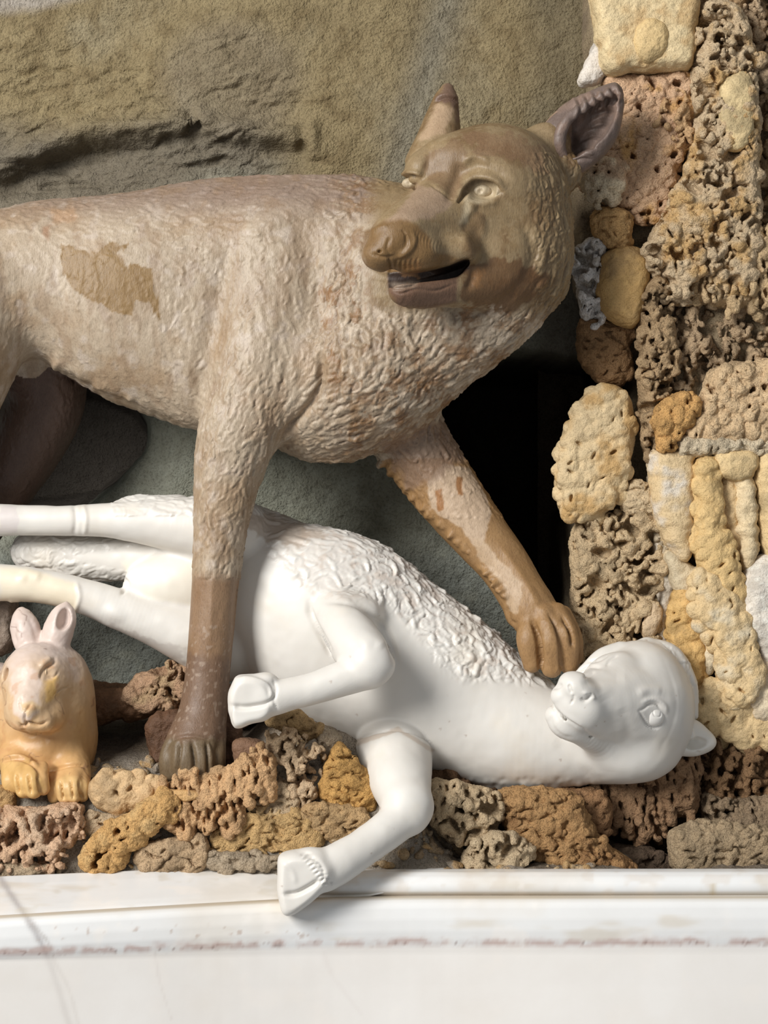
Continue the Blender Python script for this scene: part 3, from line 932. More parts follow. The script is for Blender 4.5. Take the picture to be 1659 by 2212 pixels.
    # stalactite columns
    S([(1404, 985), (1450, 972), (1500, 985), (1506, 1060), (1500, 1160), (1486, 1220), (1440, 1180), (1414, 1120), (1404, 1050)], -10, 52, 'ribbed', (210, 186, 146), p, 25, R=36, amp=1.3, col2=(222, 214, 202))
    S([(1502, 1000), (1540, 990), (1552, 1050), (1556, 1120), (1590, 1200), (1600, 1300), (1570, 1340), (1520, 1260), (1500, 1160), (1500, 1080)], 8, 44, 'wrinkle', (208, 178, 126), p, 26, R=34)
    S([(1545, 985), (1600, 975), (1640, 985), (1630, 1030), (1590, 1045), (1555, 1020)], 25, 30, 'smooth', (214, 188, 142), p, 27, R=28)
    x0 = 1606
    S([(1590, 1035), (1630, 1030), (1640, 1110), (1640, 1200), (1616, 1250), (1598, 1180), (1588, 1100)], 10, 36, 'ribbed', (216, 196, 160), p, 28, R=28, amp=2)
    S([(1634, 985), (1740, 980), (1740, 1260), (1690, 1260), (1650, 1200), (1636, 1100)], 0, 50, 'ribbed', (214, 188, 142), p, 29, R=34)
    S([(1600, 1260), (1640, 1210), (1740, 1220), (1740, 1480), (1680, 1470), (1626, 1400), (1600, 1330)], 10, 50, 'ribbed', (226, 218, 206), p, 30, R=40, amp=1.2)
    S([(1500, 1230), (1560, 1260), (1606, 1330), (1640, 1420), (1646, 1500), (1600, 1540), (1556, 1480), (1548, 1400), (1500, 1330)], 14, 48, 'wrinkle', (212, 186, 142), p, 31, R=40, col2=(222, 208, 180))
    S([(1462, 1270), (1494, 1262), (1520, 1310), (1530, 1380), (1528, 1450), (1500, 1500), (1460, 1480), (1446, 1400), (1448, 1320)], -28, 44, 'wrinkle', (204, 168, 110), p, 32, R=34)
    S([(1416, 1180), (1446, 1200), (1456, 1270), (1440, 1350), (1446, 1430), (1418, 1420), (1424, 1300)], -40, 24, 'smooth', (206, 196, 180), p, 33, R=14)
    S([(1500, 1490), (1560, 1470), (1640, 1510), (1740, 1480), (1740, 1620), (1600, 1610), (1520, 1580), (1490, 1540)], -10, 50, 'wrinkle', (210, 184, 140), p, 34, R=34)
    S([(1398, 1320), (1424, 1300), (1432, 1330), (1418, 1372), (1396, 1380)], -14, 14, 'smooth', (206, 182, 150), p, 35, R=12)
    S([(1440, 1185), (1480, 1215), (1510, 1240), (1500, 1290), (1460, 1280), (1440, 1240)], -14, 34, 'ribbed', (206, 190, 160), p, 40, R=22)
    S([(1556, 1030), (1592, 1040), (1600, 1120), (1600, 1200), (1580, 1180), (1556, 1110)], -10, 30, 'wrinkle', (206, 180, 138), p, 41, R=20)
    S([(1600, 1500), (1650, 1430), (1740, 1460), (1740, 1560), (1640, 1560)], 6, 40, 'wrinkle', (220, 202, 174), p, 42, R=30)
    S([(1440, 1470), (1500, 1500), (1556, 1480), (1610, 1540), (1600, 1590), (1520, 1600), (1470, 1560)], -28, 40, 'wrinkle', (206, 178, 132), p, 43, R=30)
    S([(1506, 1300), (1540, 1360), (1548, 1440), (1530, 1470), (1514, 1400)], -8, 34, 'ribbed', (214, 200, 172), p, 44, R=20)
    S([(1400, 1000), (1420, 1060), (1436, 1140), (1450, 1200), (1424, 1200), (1404, 1120)], -40, 30, 'rough', (200, 184, 158), p, 45, R=18)
    # darker, spongy foot of the wall
    S([(1500, 1590), (1580, 1570), (1740, 1590), (1740, 1720), (1640, 1740), (1540, 1740), (1500, 1680)], -20, 56, 'tangle', (142, 112, 82), p, 36, dens=1.2)
    S([(1520, 1720), (1600, 1730), (1740, 1720), (1740, 1900), (1620, 1890), (1560, 1830), (1530, 1790)], 20, 56, 'porous', (150, 130, 106), p, 37, dens=1.1)
    S([(1240, 1640), (1330, 1600), (1440, 1610), (1512, 1640), (1510, 1720), (1500, 1760), (1440, 1770), (1430, 1832), (1400, 1800), (1380, 1820), (1352, 1790), (1300, 1770), (1250, 1720)], 10, 56, 'drip', (160, 128, 98), p, 38, R=34, dens=1.2)

def bank_stones(p):
    S = stone
    tan = (206, 178, 134)
    S([(1080, 1716), (1160, 1706), (1240, 1716), (1272, 1760), (1300, 1810), (1370, 1878), (1290, 1892), (1180, 1890), (1140, 1840), (1100, 1800)], 150, 58, 'rough', (172, 136, 94), p, 51, col2=(146, 110, 74), dens=1.3)
    S([(925, 1700), (980, 1690), (1040, 1704), (1084, 1726), (1092, 1770), (1056, 1812), (1000, 1826), (950, 1800), (925, 1760)], 170, 48, 'porous', (192, 170, 138), p, 52, dens=.7)
    S([(1008, 1840), (1050, 1806), (1100, 1800), (1150, 1830), (1164, 1876), (1150, 1890), (1040, 1890), (1000, 1876)], 208, 38, 'porous', (190, 170, 140), p, 53, dens=.7)
    S([(1450, 1812), (1500, 1778), (1570, 1782), (1680, 1800), (1740, 1890), (1560, 1892), (1466, 1886)], 150, 50, 'rough', (166, 146, 118), p, 54, dens=1.2)
    S([(820, 1800), (900, 1780), (948, 1830), (940, 1880), (830, 1880), (780, 1860)], 200, 34, 'porous', (158, 138, 112), p, 55)
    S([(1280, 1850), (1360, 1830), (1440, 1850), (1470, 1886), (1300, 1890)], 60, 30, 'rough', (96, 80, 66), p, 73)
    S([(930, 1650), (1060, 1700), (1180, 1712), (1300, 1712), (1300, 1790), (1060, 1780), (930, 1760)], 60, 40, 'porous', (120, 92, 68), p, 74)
    S([(600, 1690), (660, 1752), (640, 1780), (560, 1776), (540, 1740)], 214, 26, 'rough', (190, 168, 138), p, 75, dens=1.3)
    # left of the wolf's paw: rubble, shells and sponge stone
    S([(-60, 1746), (60, 1752), (160, 1738), (188, 1760), (180, 1800), (140, 1850), (110, 1884), (40, 1880), (-60, 1870)], 250, 50, 'tangle', (202, 168, 138), p, 56, R=36, dens=.8, col2=(212, 184, 156))
    S([(200, 1690), (252, 1668), (330, 1684), (352, 1704), (330, 1752), (262, 1760), (206, 1738)], 215, 34, 'wrinkle', (196, 166, 126), p, 57)
    S([(176, 1874), (190, 1830), (230, 1790), (300, 1750), (350, 1712), (380, 1722), (384, 1760), (340, 1790), (288, 1830), (262, 1866), (220, 1886)], 262, 30, 'botry', (198, 158, 104), p, 58, dens=.8, col2=(210, 176, 124))
    S([(352, 1700), (430, 1690), (500, 1660), (560, 1630), (596, 1640), (594, 1690), (548, 1730), (500, 1780), (430, 1800), (372, 1800), (350, 1750)], 238, 34, 'drip', (204, 166, 124), p, 59, dens=1.2)
    S([(352, 1716), (402, 1706), (470, 1716), (432, 1732), (370, 1730)], 268, 14, 'ribbed', (196, 158, 108), p, 60, R=12)
    S([(584, 1572), (640, 1580), (692, 1616), (700, 1680), (690, 1720), (664, 1760), (640, 1742), (606, 1700), (596, 1650), (580, 1610)], 205, 30, 'tangle', (202, 176, 144), p, 61, dens=.8)
    S([(712, 1640), (736, 1606), (760, 1630), (806, 1690), (810, 1720), (778, 1760), (730, 1744), (694, 1716)], 205, 30, 'rough', (196, 154, 94), p, 62, dens=1.2)
    S([(470, 1790), (540, 1766), (640, 1758), (692, 1790), (700, 1830), (620, 1852), (520, 1850), (462, 1836)], 236, 22, 'rough', (192, 160, 112), p, 63, dens=1.4)
    S([(300, 1836), (370, 1816), (440, 1806), (456, 1850), (430, 1886), (340, 1886), (302, 1870)], 256, 22, 'rough', (186, 160, 128), p, 64, dens=1.3)
    S([(650, 1750), (760, 1740), (800, 1770), (760, 1810), (700, 1812)], 232, 22, 'rough', (182, 152, 112), p, 65, dens=1.3)
    S([(270, 1500), (300, 1462), (350, 1440), (400, 1428), (450, 1440), (450, 1530), (380, 1540), (300, 1530), (262, 1522)], -10, 44, 'porous', (176, 144, 116), p, 66, dens=.5, col2=(186, 160, 124))
    S([(508, 1606), (556, 1600), (584, 1622), (566, 1652), (520, 1658)], 190, 22, 'smooth', (120, 92, 72), p, 67)
    S([(590, 1540), (640, 1536), (700, 1580), (680, 1600), (620, 1580), (580, 1572)], 170, 20, 'rough', (190, 160, 116), p, 68)
    # brown ledge with a dark hollow below it, behind hare and paw
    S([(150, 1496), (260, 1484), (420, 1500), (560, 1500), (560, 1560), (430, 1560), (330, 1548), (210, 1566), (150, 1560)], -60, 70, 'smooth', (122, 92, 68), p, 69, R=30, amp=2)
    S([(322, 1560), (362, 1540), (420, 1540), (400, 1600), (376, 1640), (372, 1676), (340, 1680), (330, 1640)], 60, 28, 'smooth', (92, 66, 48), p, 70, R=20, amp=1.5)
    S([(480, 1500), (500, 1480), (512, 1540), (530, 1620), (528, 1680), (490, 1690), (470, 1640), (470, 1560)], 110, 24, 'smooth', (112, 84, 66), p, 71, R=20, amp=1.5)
    S([(-60, 1300), (10, 1296), (40, 1310), (30, 1400), (-20, 1420), (-60, 1420)], -60, 40, 'smooth', (142, 128, 116), p, 72, R=24, amp=1.5)

    S([(-60, 1862), (60, 1872), (110, 1876), (110, 1896), (-60, 1900)], 272, 18, 'rough', (176, 156, 130), p, 80)
    S([(196, 1758), (262, 1764), (256, 1790), (206, 1810), (186, 1790)], 232, 20, 'rough', (190, 168, 138), p, 81)
    S([(400, 1668), (440, 1680), (480, 1664), (500, 1690), (450, 1708), (396, 1700)], 222, 18, 'botry', (206, 170, 128), p, 82)
    S([(700, 1580), (740, 1596), (720, 1632), (690, 1620)], 170, 18, 'rough', (176, 160, 138), p, 83)
    S([(540, 1736), (600, 1744), (620, 1772), (560, 1780), (530, 1764)], 232, 18, 'porous', (192, 164, 122), p, 84)
    S([(450, 1850), (520, 1846), (600, 1852), (640, 1874), (540, 1880), (456, 1880)], 262, 12, 'rough', (170, 154, 132), p, 85)
    S([(30, 1716), (0, 1700), (-60, 1700), (-60, 1750), (30, 1748)], 220, 22, 'rough', (196, 160, 112), p, 86)
    S([(1140, 1716), (1300, 1716), (1320, 1790), (1290, 1820), (1200, 1760)], 100, 36, 'rough', (150, 116, 84), p, 87)

if want('stones'):
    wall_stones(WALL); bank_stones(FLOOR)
# ---------------------------------------------------------------- the wolf
def wolf_prims(f):
    # trunk, silhouette of back, chest and belly
    trunk = [(-260, 640), (-200, 540), (-100, 478), (0, 460), (60, 440), (150, 433), (260, 427), (380, 410), (480, 405), (580, 401), (680, 400), (770, 403), (850, 412), (960, 430),
             (1100, 470), (1190, 520), (1200, 620), (1165, 700), (1105, 762), (1040, 812), (985, 855), (925, 905), (865, 948), (800, 974), (730, 984), (660, 976), (600, 962), (540, 945),
             (480, 938), (425, 933), (360, 912), (300, 888), (245, 862), (200, 838), (150, 800), (105, 765), (60, 760), (0, 800), (-120, 850), (-240, 800)]
    f.pillow(trunk, 150, 190, [(0, 620, 0), (300, 620, 0), (600, 650, 10), (850, 780, 50), (1050, 620, 70), (-200, 640, 0)], k=4, soft=14, n=3, dref=10, power=2.1)
    f.ell((280, 650, 30), (210, 185, 128), k=60)                       # barrel of the ribs
    f.ell((600, 620, 78), (128, 178, 98), (0.25, 1, 0.1) and None, k=50)  # shoulder
    f.ell((790, 790, 80), (165, 150, 138), k=60)                       # breast
    f.ell((700, 880, 60), (120, 90, 120), k=50)
    f.chain([(820, 620, 60, 150), (950, 590, 85, 150), (1060, 560, 95, 138)], k=50)      # neck
    f.chain([(960, 740, 110, 90), (1060, 680, 130, 82), (1130, 600, 130, 78)], k=40)      # ruff below the jaw
    f.ell((40, 620, 45), (130, 130, 105), k=50)                        # loin and near haunch
    # near haunch and hind leg (mostly outside the picture)
    f.chain([(-70, 640, 55, 150), (-80, 760, 85, 122), (-115, 900, 90, 95), (-150, 1060, 60, 70), (-220, 1220, 30, 48), (-210, 1400, 70, 42), (-190, 1590, 130, 44), (-150, 1640, 165, 46)], k=30)
    # far hind leg, dark behind the belly
    f.chain([(60, 720, -70, 110), (95, 850, -95, 90), (60, 950, -100, 82), (0, 1060, -100, 66), (-60, 1180, -110, 45), (-90, 1350, -60, 38), (-70, 1540, -10, 40)], k=12)
    # near foreleg
    f.chain([(590, 660, 85, 100), (568, 760, 105, 108), (545, 860, 118, 98), (516, 930, 128, 88), (497, 1000, 134, 76), (485, 1070, 138, 66), (475, 1150, 140, 57), (466, 1250, 142, 51),
             (458, 1350, 144, 49), (449, 1450, 146, 48), (440, 1530, 150, 52), (428, 1590, 160, 58)], k=28)
    f.ell((648, 800, 125), (50, 74, 62), k=45)                         # elbow
    f.ell((620, 855, 118), (52, 66, 60), k=40)
    # near paw
    f.chain([(425, 1590, 165, 56), (415, 1630, 185, 56), (420, 1662, 196, 48)], k=14)
    for x, dx, d, r in ((372, -6, 196, 22), (402, -2, 218, 25), (436, 4, 214, 24), (460, 8, 190, 20)):
        f.chain([(x + 10, 1590, d - 20, r * 0.9), (x + dx, 1635, d, r), (x + dx, 1672, d - 2, r * 0.95)], k=7)
    # far foreleg, reaching on to the lamb's neck
    f.chain([(820, 840, -5, 105), (885, 945, -25, 80), (935, 1020, -30, 75), (985, 1090, -20, 70), (1040, 1160, -5, 62), (1085, 1215, 12, 56), (1120, 1270, 32, 53), (1150, 1320, 48, 54), (1178, 1362, 55, 50)], k=24)
    # far paw
    f.chain([(1152, 1338, 72, 26), (1142, 1380, 92, 27), (1150, 1432, 92, 21)], k=8)
    f.chain([(1176, 1330, 86, 26), (1190, 1380, 108, 28), (1192, 1440, 102, 24)], k=6)
    f.chain([(1202, 1325, 76, 24), (1222, 1375, 96, 27), (1228, 1434, 88, 22)], k=6)
    f.chain([(1216, 1328, 50, 20), (1238, 1378, 66, 20), (1244, 1420, 62, 16)], k=6)
    f.ell((1106, 1326, 52), (13, 22, 16), k=12)                        # dew claw
    # ---- head
    f.ell((1065, 432, 105), (158, 152, 165), k=30)                     # skull
    f.ell((1125, 530, 110), (108, 130, 130), k=40)                     # cheek
    f.ell((1050, 560, 170), (112, 105, 105), k=40)
    f.ell((990, 355, 190), (88, 62, 72), k=40)                         # forehead
    f.ell((1070, 335, 150), (85, 52, 80), k=40)
    f.ell((1090, 385, 235), (54, 30, 34), (1, 0.35, -0.4), k=32)       # right brow
    f.ell((905, 372, 200), (30, 36, 50), k=26)                         # left brow
    # muzzle
    f.chain([(1010, 478, 190, 96), (955, 488, 238, 82), (905, 500, 288, 68), (868, 514, 328, 60)], k=26)
    f.ell((843, 530, 340), (52, 40, 50), (0.75, -0.6, 0.0), k=16)      # nose pad
    f.ell((818, 552, 345), (34, 27, 40), k=14)
    f.ell((880, 500, 340), (34, 24, 34), (1, -0.5, -0.3), k=16)
    f.ell((900, 545, 325), (55, 42, 52), k=18)                         # upper lip, near side
    f.ell((968, 545, 275), (66, 42, 58), k=22)
    f.chain([(985, 420, 215, 50), (930, 448, 262, 44), (885, 478, 310, 38), (850, 505, 338, 34)], k=34)     # bridge
    # lower jaw
    f.chain([(1075, 605, 200, 66), (1010, 618, 250, 46), (950, 626, 290, 37), (890, 630, 325, 32), (868, 628, 336, 29)], k=16)
    # mouth
    f.pillow([(790, 588), (846, 592), (880, 590), (920, 584), (965, 572), (1000, 560), (1020, 556), (1014, 576), (990, 597), (944, 608), (904, 615), (870, 620), (815, 626)], 112, 7, 335, k=3, mode='s', soft=1, n=2, dref=330)
    # nostrils
    f.chain([(862, 542, 398, 3), (874, 538, 392, 6), (882, 524, 388, 8), (879, 508, 386, 5), (870, 500, 386, 2)], k=4, mode='s')
    f.ell((820, 543, 388), (4, 3, 9), k=3, mode='s')
    # left ear, a worn stump
    f.chain([(935, 352, 95, 58), (946, 312, 80, 50), (954, 268, 66, 40), (962, 225, 58, 29), (966, 195, 54, 15)], k=12)
    f.ell((1180, 310, 92), (52, 44, 42), k=26)                         # root of the right ear
    f.ell((1222, 372, 92), (34, 40, 40), k=20)
    # eye sockets
    f.ell((1037, 408, 268), (34, 17, 20), (1, 0.15, -0.5), k=14, mode='s')
    f.ell((882, 392, 252), (15, 17, 20), k=10, mode='s')

def make_wolf():
    f = Field((-420, 370, -190), (1270, 1760, 280), 3.0)
    wolf_prims(f)
    v, q = f.mesh()
    # the head is meshed finer, with the same surface, from the cut on
    hx, hy = 850, 690
    g = Field((745, 150, -110), (1260, 740, 420), 2.3)
    wolf_prims(g)
    hv, hq = g.mesh()
    def inhead(p, m):      # the head's own block
        return ((p[:, 0] + 0.35 * p[:, 1] > 1095 + m) | (p[:, 1] < 388 - m) | (p[:, 2] > 215 + m)) & (p[:, 1] < 725 - m) & (p[:, 0] > 752 + m) & (p[:, 2] > -100 + m)
    v, q = clip_mesh(v, q, ~inhead(v, 9))
    hv, hq = clip_mesh(hv, hq, inhead(hv, 0))
    keep = (v[:, 0] > -300)
    v, q = clip_mesh(v, q, keep)
    s = Shape(*join([(v, q), (hv, hq)]))
    front = g
    # ---- creases traced from the photograph
    st = s.stroke
    # right eye
    st([(992, 425), (1003, 398), (1022, 383), (1050, 382), (1075, 392), (1092, 412)], 7, 7, dmin=120)
    st([(994, 432), (1006, 407), (1024, 394), (1050, 394), (1072, 404), (1084, 416)], 4.5, -8, dmin=120)
    st([(990, 438), (1002, 424), (1010, 410)], 4.5, -9, dmin=120)
    st([(1012, 425), (1040, 430), (1066, 424), (1086, 414)], 4, -4, dmin=120)
    st([(1005, 440), (1040, 443), (1080, 432)], 8, 3.5, dmin=120)
    st([(985, 398), (1000, 372), (1030, 358), (1070, 368), (1100, 392)], 11, -5, dmin=120)
    st([(1000, 350), (1025, 338), (1060, 350)], 8, 5, dmin=120)
    # left eye
    st([(868, 400), (868, 382), (882, 372), (902, 374), (912, 384)], 5, 7, dmin=80)
    st([(872, 402), (874, 388), (886, 380), (902, 383)], 4, -6, dmin=80)
    st([(872, 408), (888, 404), (902, 396)], 4, -3, dmin=80)
    # furrow of the brow, seam of the brown muzzle
    st([(998, 350), (985, 380), (975, 420), (968, 440)], 13, -7, dmin=120)
    st([(925, 395), (950, 412), (985, 430)], 2.2, -2.2, dmin=120)
    st([(930, 320), (925, 350), (915, 380)], 8, -3, dmin=80)
    # nose
    st([(858, 545), (872, 545), (885, 530), (880, 508), (868, 498)], 5, 5, dmin=200)
    st([(842, 512), (836, 536), (846, 552)], 4, -3, dmin=200)
    st([(800, 508), (815, 494), (840, 486)], 6, 3, dmin=200)
    st([(850, 552), (870, 552), (888, 540), (896, 520), (890, 500)], 5, 4.5, dmin=200)
    st([(802, 548), (830, 556), (858, 552)], 4, -4, dmin=200)
    st([(840, 556), (846, 578), (842, 592)], 3, -4, dmin=200)
    for i in range(9):
        a = 900 + i * 7; b = 498 + i * 3
        st([(a, b), (a - 4, b + 16), (a - 1, b + 32), (a + 8, b + 50)], 2.0, -0.9, dmin=200)
    for i in range(5):
        a = 858 + i * 11
        st([(a, 560 - i), (a - 3, 572 - i), (a - 2, 586 - i)], 2.2, -1.6, dmin=200)
        st([(a + 4, 562 - i), (a + 2, 574 - i)], 2.2, 1.0, dmin=200)
    # lips
    st([(792, 572), (820, 584), (848, 590), (890, 586), (935, 578), (975, 568), (1006, 560)], 5, 4, dmin=180)
    st([(842, 612), (852, 622), (880, 620), (902, 612)], 3.5, -4, dmin=180)
    st([(846, 628), (868, 634), (900, 624), (940, 628), (985, 612)], 3, -2.5, dmin=180)
    st([(848, 650), (880, 662), (940, 656), (985, 650), (1030, 668)], 6, 3, dmin=180)
    st([(1012, 560), (1022, 590), (1010, 630)], 9, -6, dmin=150)
    st([(1000, 500), (1008, 530), (1020, 560), (1015, 600)], 12, 5, dmin=150)
    st([(1040, 440), (1020, 470), (1000, 500)], 9, -3, dmin=150)
    st([(1100, 470), (1140, 500), (1150, 560), (1120, 620), (1070, 660)], 12, -5, dmin=100)
    st([(1010, 445), (1040, 480), (1040, 520)], 10, 3.5, dmin=150)
    # crack ring on the stump ear
    st([(938, 222), (955, 212), (975, 212), (990, 220)], 3.5, -5, dmin=-60)
    st([(938, 216), (955, 206), (975, 206), (990, 214)], 4, 3, dmin=-60)
    st([(985, 225), (1000, 250), (1010, 272)], 6, -5, dmin=-60)
    # toes of both paws
    for pts in ([(1148, 1338), (1160, 1368), (1166, 1400), (1168, 1450)], [(1184, 1322), (1202, 1352), (1212, 1392), (1214, 1450)], [(1212, 1330), (1230, 1360), (1238, 1400)]):
        st(pts, 4.5, -13, dmin=0)
    for pts in ([(1176, 1375), (1180, 1400), (1184, 1415)], [(1220, 1350), (1226, 1380)], [(1184, 1340), (1188, 1360)]):
        st(pts, 5, 2, dmin=0)
    st([(1096, 1310), (1100, 1340), (1118, 1350)], 5, -5, dmin=0)
    for pts in ([(388, 1600), (384, 1640), (380, 1680)], [(414, 1600), (420, 1640), (420, 1690)], [(446, 1600), (450, 1640), (450, 1680)]):
        st(pts, 4.5, -10, dmin=100)
    st([(358, 1625), (370, 1600), (400, 1590), (430, 1592), (455, 1602), (468, 1640)], 4, -4, dmin=100)
    # muscles: shoulder blade, elbow, tendons, belly fold
    st([(505, 500), (480, 600), (462, 700), (440, 800), (432, 900)], 22, -10, dmin=20)
    st([(690, 760), (692, 820), (665, 880), (610, 940)], 9, -16, dmin=40, side=0)
    st([(640, 470), (672, 560), (690, 660), (695, 750)], 26, -8, dmin=20)
    st([(520, 520), (600, 470), (700, 440)], 20, 5, dmin=20)
    st([(110, 790), (200, 840), (300, 880), (410, 925)], 8, -7, dmin=-40)
    st([(760, 470), (740, 560), (760, 640), (800, 700)], 24, -8, dmin=40)
    st([(870, 700), (960, 760), (1010, 800)], 18, -5, dmin=40)
    st([(560, 1000), (540, 1120), (520, 1240), (510, 1400)], 9, -4, dmin=80)
    st([(465, 1130), (460, 1250), (452, 1400)], 9, 3, dmin=80)
    st([(1080, 1180), (1130, 1250), (1170, 1320)], 9, 4, dmin=0)
    s.apply()
    # knotted edge of fur along belly and behind the legs
    rg = np.random.default_rng(5)
    for i in range(150):
        t = rg.random()
        P = [(120, 790), (200, 845), (300, 892), (420, 935)]
        a = t * 3; j = min(int(a), 2); u = a - j
        x = P[j][0] + (P[j + 1][0] - P[j][0]) * u; y = P[j][1] + (P[j + 1][1] - P[j][1]) * u
        s.lump(x, y - rg.uniform(-6, 26), rg.uniform(6, 12), rg.uniform(0, 2.6))
    for i in range(90):
        t = rg.random()
        P = [(820, 985), (880, 1065), (960, 1145), (1060, 1245), (1092, 1290)]
        a = t * 4; j = min(int(a), 3); u = a - j
        s.lump(P[j][0] + (P[j + 1][0] - P[j][0]) * u + rg.uniform(-4, 8), P[j][1] + (P[j + 1][1] - P[j][1]) * u, rg.uniform(4, 8), rg.uniform(1, 5))
    s.apply()
    # ---- coat
    x, y, d = s.px, s.py, s.d
    face = sstep(60, 150, d) * (x > 780) * (1 - sstep(1120, 1190, x)) * (1 - sstep(640, 690, y))
    coat = np.ones(len(s.v), np.float32)
    coat *= 1 - 0.97 * face
    coat *= np.where((y < 330) & (x > 880), 0.25, 1)
    coat *= np.where((x < 600) & (y > 1250), 0.12, 1)
    coat *= np.where((x > 900) & (y > 1120), 0.2, 1)
    strong = np.clip(0.45 + 0.9 * sstep(640, 760, x) * sstep(520, 620, y) * (y < 1000) + 0.35 * sstep(700, 850, y) * (x > 430) * (x < 700) + 0.5 * sstep(420, 470, y) * (x > 1130) + 0.35 * (x > 700) * (y < 480), 0, 1.25)
    strong *= 1 - 0.5 * sstep(380, 300, x) * (y > 500)
    flow = [(0, 520, 60), (0, 700, 100), (200, 480, 20), (200, 650, 80), (330, 800, 65), (420, 500, 15), (430, 700, 85), (550, 430, -5), (560, 560, 60), (600, 700, 75), (560, 850, 100),
            (500, 1000, 105), (480, 1200, 95), (680, 650, 100), (720, 480, 40), (740, 560, 95), (780, 660, 80), (740, 760, 75), (700, 850, 150), (760, 900, 160), (850, 720, 60), (860, 860, 150),
            (950, 760, 140), (1000, 780, 150), (1080, 700, 140), (1150, 640, 115), (1200, 560, 100), (1215, 450, 95), (1180, 380, 80), (960, 700, 110), (900, 1000, 50), (1000, 1150, 55), (100, 850, 60)]
    s.tufts(4600, coat * strong, flow, 58, 8, 5.2, seed=11, curl=0.35)
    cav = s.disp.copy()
    s.apply()
    s.tufts(9500, coat * np.clip(strong + 0.15, 0, 1), flow, 26, 4.4, 3.9, seed=12, curl=0.5)
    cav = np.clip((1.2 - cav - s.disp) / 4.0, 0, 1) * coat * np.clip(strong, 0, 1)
    s.disp += (0.9 * s.noise(0.05, 3, 3) * coat).astype(np.float32)
    s.apply()
    # ---- colour of the marble and its worn toning
    s.colour(srgb(182, 165, 143))
    n1 = s.noise(0.012, 4, 1); n2 = s.noise(0.04, 3, 2); n3 = s.noise(0.11, 3, 9)
    s.paint(sstep(0.05, 0.5, n1), srgb(162, 136, 106), 0.7)
    s.paint(sstep(0.1, 0.5, n2), srgb(200, 186, 172), 0.6)
    s.paint(sstep(500, 415, y + 20 * n2) * (x < 830), srgb(138, 116, 104), 0.75)
    s.paint(sstep(0.0, 0.35, s.noise(0.03, 4, 33, (1.4, 0.5, 1.4))) * (x < 760), srgb(148, 122, 96), 0.45)
    brown = srgb(134, 100, 62); dark = srgb(118, 84, 58)
    s.paint(sstep(680, 760, x) * sstep(-0.15, 0.35, n2 + 0.4 * n3) * (y < 1000), brown, 0.75)
    s.paint(sstep(0.25, 0.45, n3 + 0.2 * n2) * sstep(640, 740, x), srgb(190, 174, 152), 0.5)
    s.paint(sstep(430, 600, x) * (x < 720) * sstep(720, 800, y) * sstep(0.1, 0.4, n2), srgb(176, 146, 108), 0.5)
    # head
    hd = sstep(900, 850, x) * 0 + sstep(780, 830, x) * sstep(700, 640, y) * sstep(20, 70, d + (x > 1100) * 40)
    s.paint(hd, srgb(146, 124, 90), 0.9)
    s.paint(hd * sstep(0, 0.4, n1 + 0.3 * n2), srgb(118, 92, 60), 0.75)
    s.paint(hd * sstep(0.15, 0.4, n3), srgb(166, 144, 112), 0.4)
    s.patch([(925, 330), (985, 300), (1010, 330), (1000, 390), (985, 430), (950, 405), (925, 390), (918, 355)], srgb(122, 94, 68), ragged=14, amt=0.6, dmin=60)
    s.patch([(1000, 290), (1100, 285), (1170, 320), (1180, 370), (1100, 350), (1030, 330)], srgb(130, 100, 74), ragged=22, amt=0.6, dmin=60)
    s.patch([(900, 400), (950, 410), (980, 440), (940, 470), (880, 480), (830, 486), (870, 440)], srgb(172, 146, 124), ragged=8, amt=0.7, dmin=60)
    s.patch([(785, 500), (830, 480), (868, 474), (905, 486), (930, 520), (938, 545), (1000, 560), (930, 582), (850, 594), (790, 578), (780, 540)], srgb(124, 94, 56), ragged=5, amt=0.9, dmin=150)
    s.patch([(1000, 575), (1060, 560), (1110, 560), (1180, 600), (1150, 650), (1090, 680), (1000, 655)], srgb(106, 74, 44), ragged=22, amt=0.8, dmin=60)
    s.patch([(1000, 500), (1035, 440), (1045, 470), (1040, 540), (1010, 560)], srgb(116, 90, 60), ragged=12, amt=0.65, dmin=100)
    s.patch([(835, 596), (1000, 572), (1012, 580), (990, 600), (985, 650), (940, 662), (860, 660), (838, 630)], srgb(112, 84, 68), ragged=3, amt=0.9, dmin=150)
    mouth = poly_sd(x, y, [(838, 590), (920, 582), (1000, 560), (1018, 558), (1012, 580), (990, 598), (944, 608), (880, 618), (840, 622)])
    s.paint(sstep(3, -2, mouth) * sstep(322, 306, d) * (d > 212), srgb(50, 36, 30), 0.95)  # shade in the depth of the open mouth, painted into the colour
    s.patch([(842, 612), (905, 608), (895, 622), (850, 626)], srgb(158, 140, 122), ragged=3, amt=0.6, dmin=150)
    s.patch([(1005, 425), (1030, 398), (1070, 400), (1085, 418), (1050, 440), (1015, 440), (1012, 480), (995, 480)], srgb(198, 182, 152), ragged=6, amt=0.7, dmin=100)
    s.patch([(940, 215), (965, 175), (990, 190), (1015, 265), (985, 262), (975, 225)], srgb(112, 86, 76), ragged=10, amt=0.75, dmin=-100)
    s.patch([(905, 300), (945, 225), (985, 235), (960, 290), (925, 300)], srgb(196, 168, 138), ragged=8, amt=0.7, dmin=-100)
    # the bare patch on the flank and its small neighbours
    s.patch([(132, 560), (133, 530), (160, 535), (208, 550), (230, 530), (250, 522), (275, 530), (255, 548), (272, 572), (290, 572), (330, 580), (330, 620), (345, 690), (318, 650), (292, 650),
             (288, 685), (262, 678), (232, 668), (190, 640), (160, 628), (140, 600)], srgb(143, 115, 76), edge=1.5, ragged=11, amt=1, freq=0.11, fy=0.3, dmin=0)
    s.patch([(108, 452), (160, 450), (165, 478), (115, 482)], srgb(174, 142, 112), ragged=8, amt=0.8, dmin=-50)
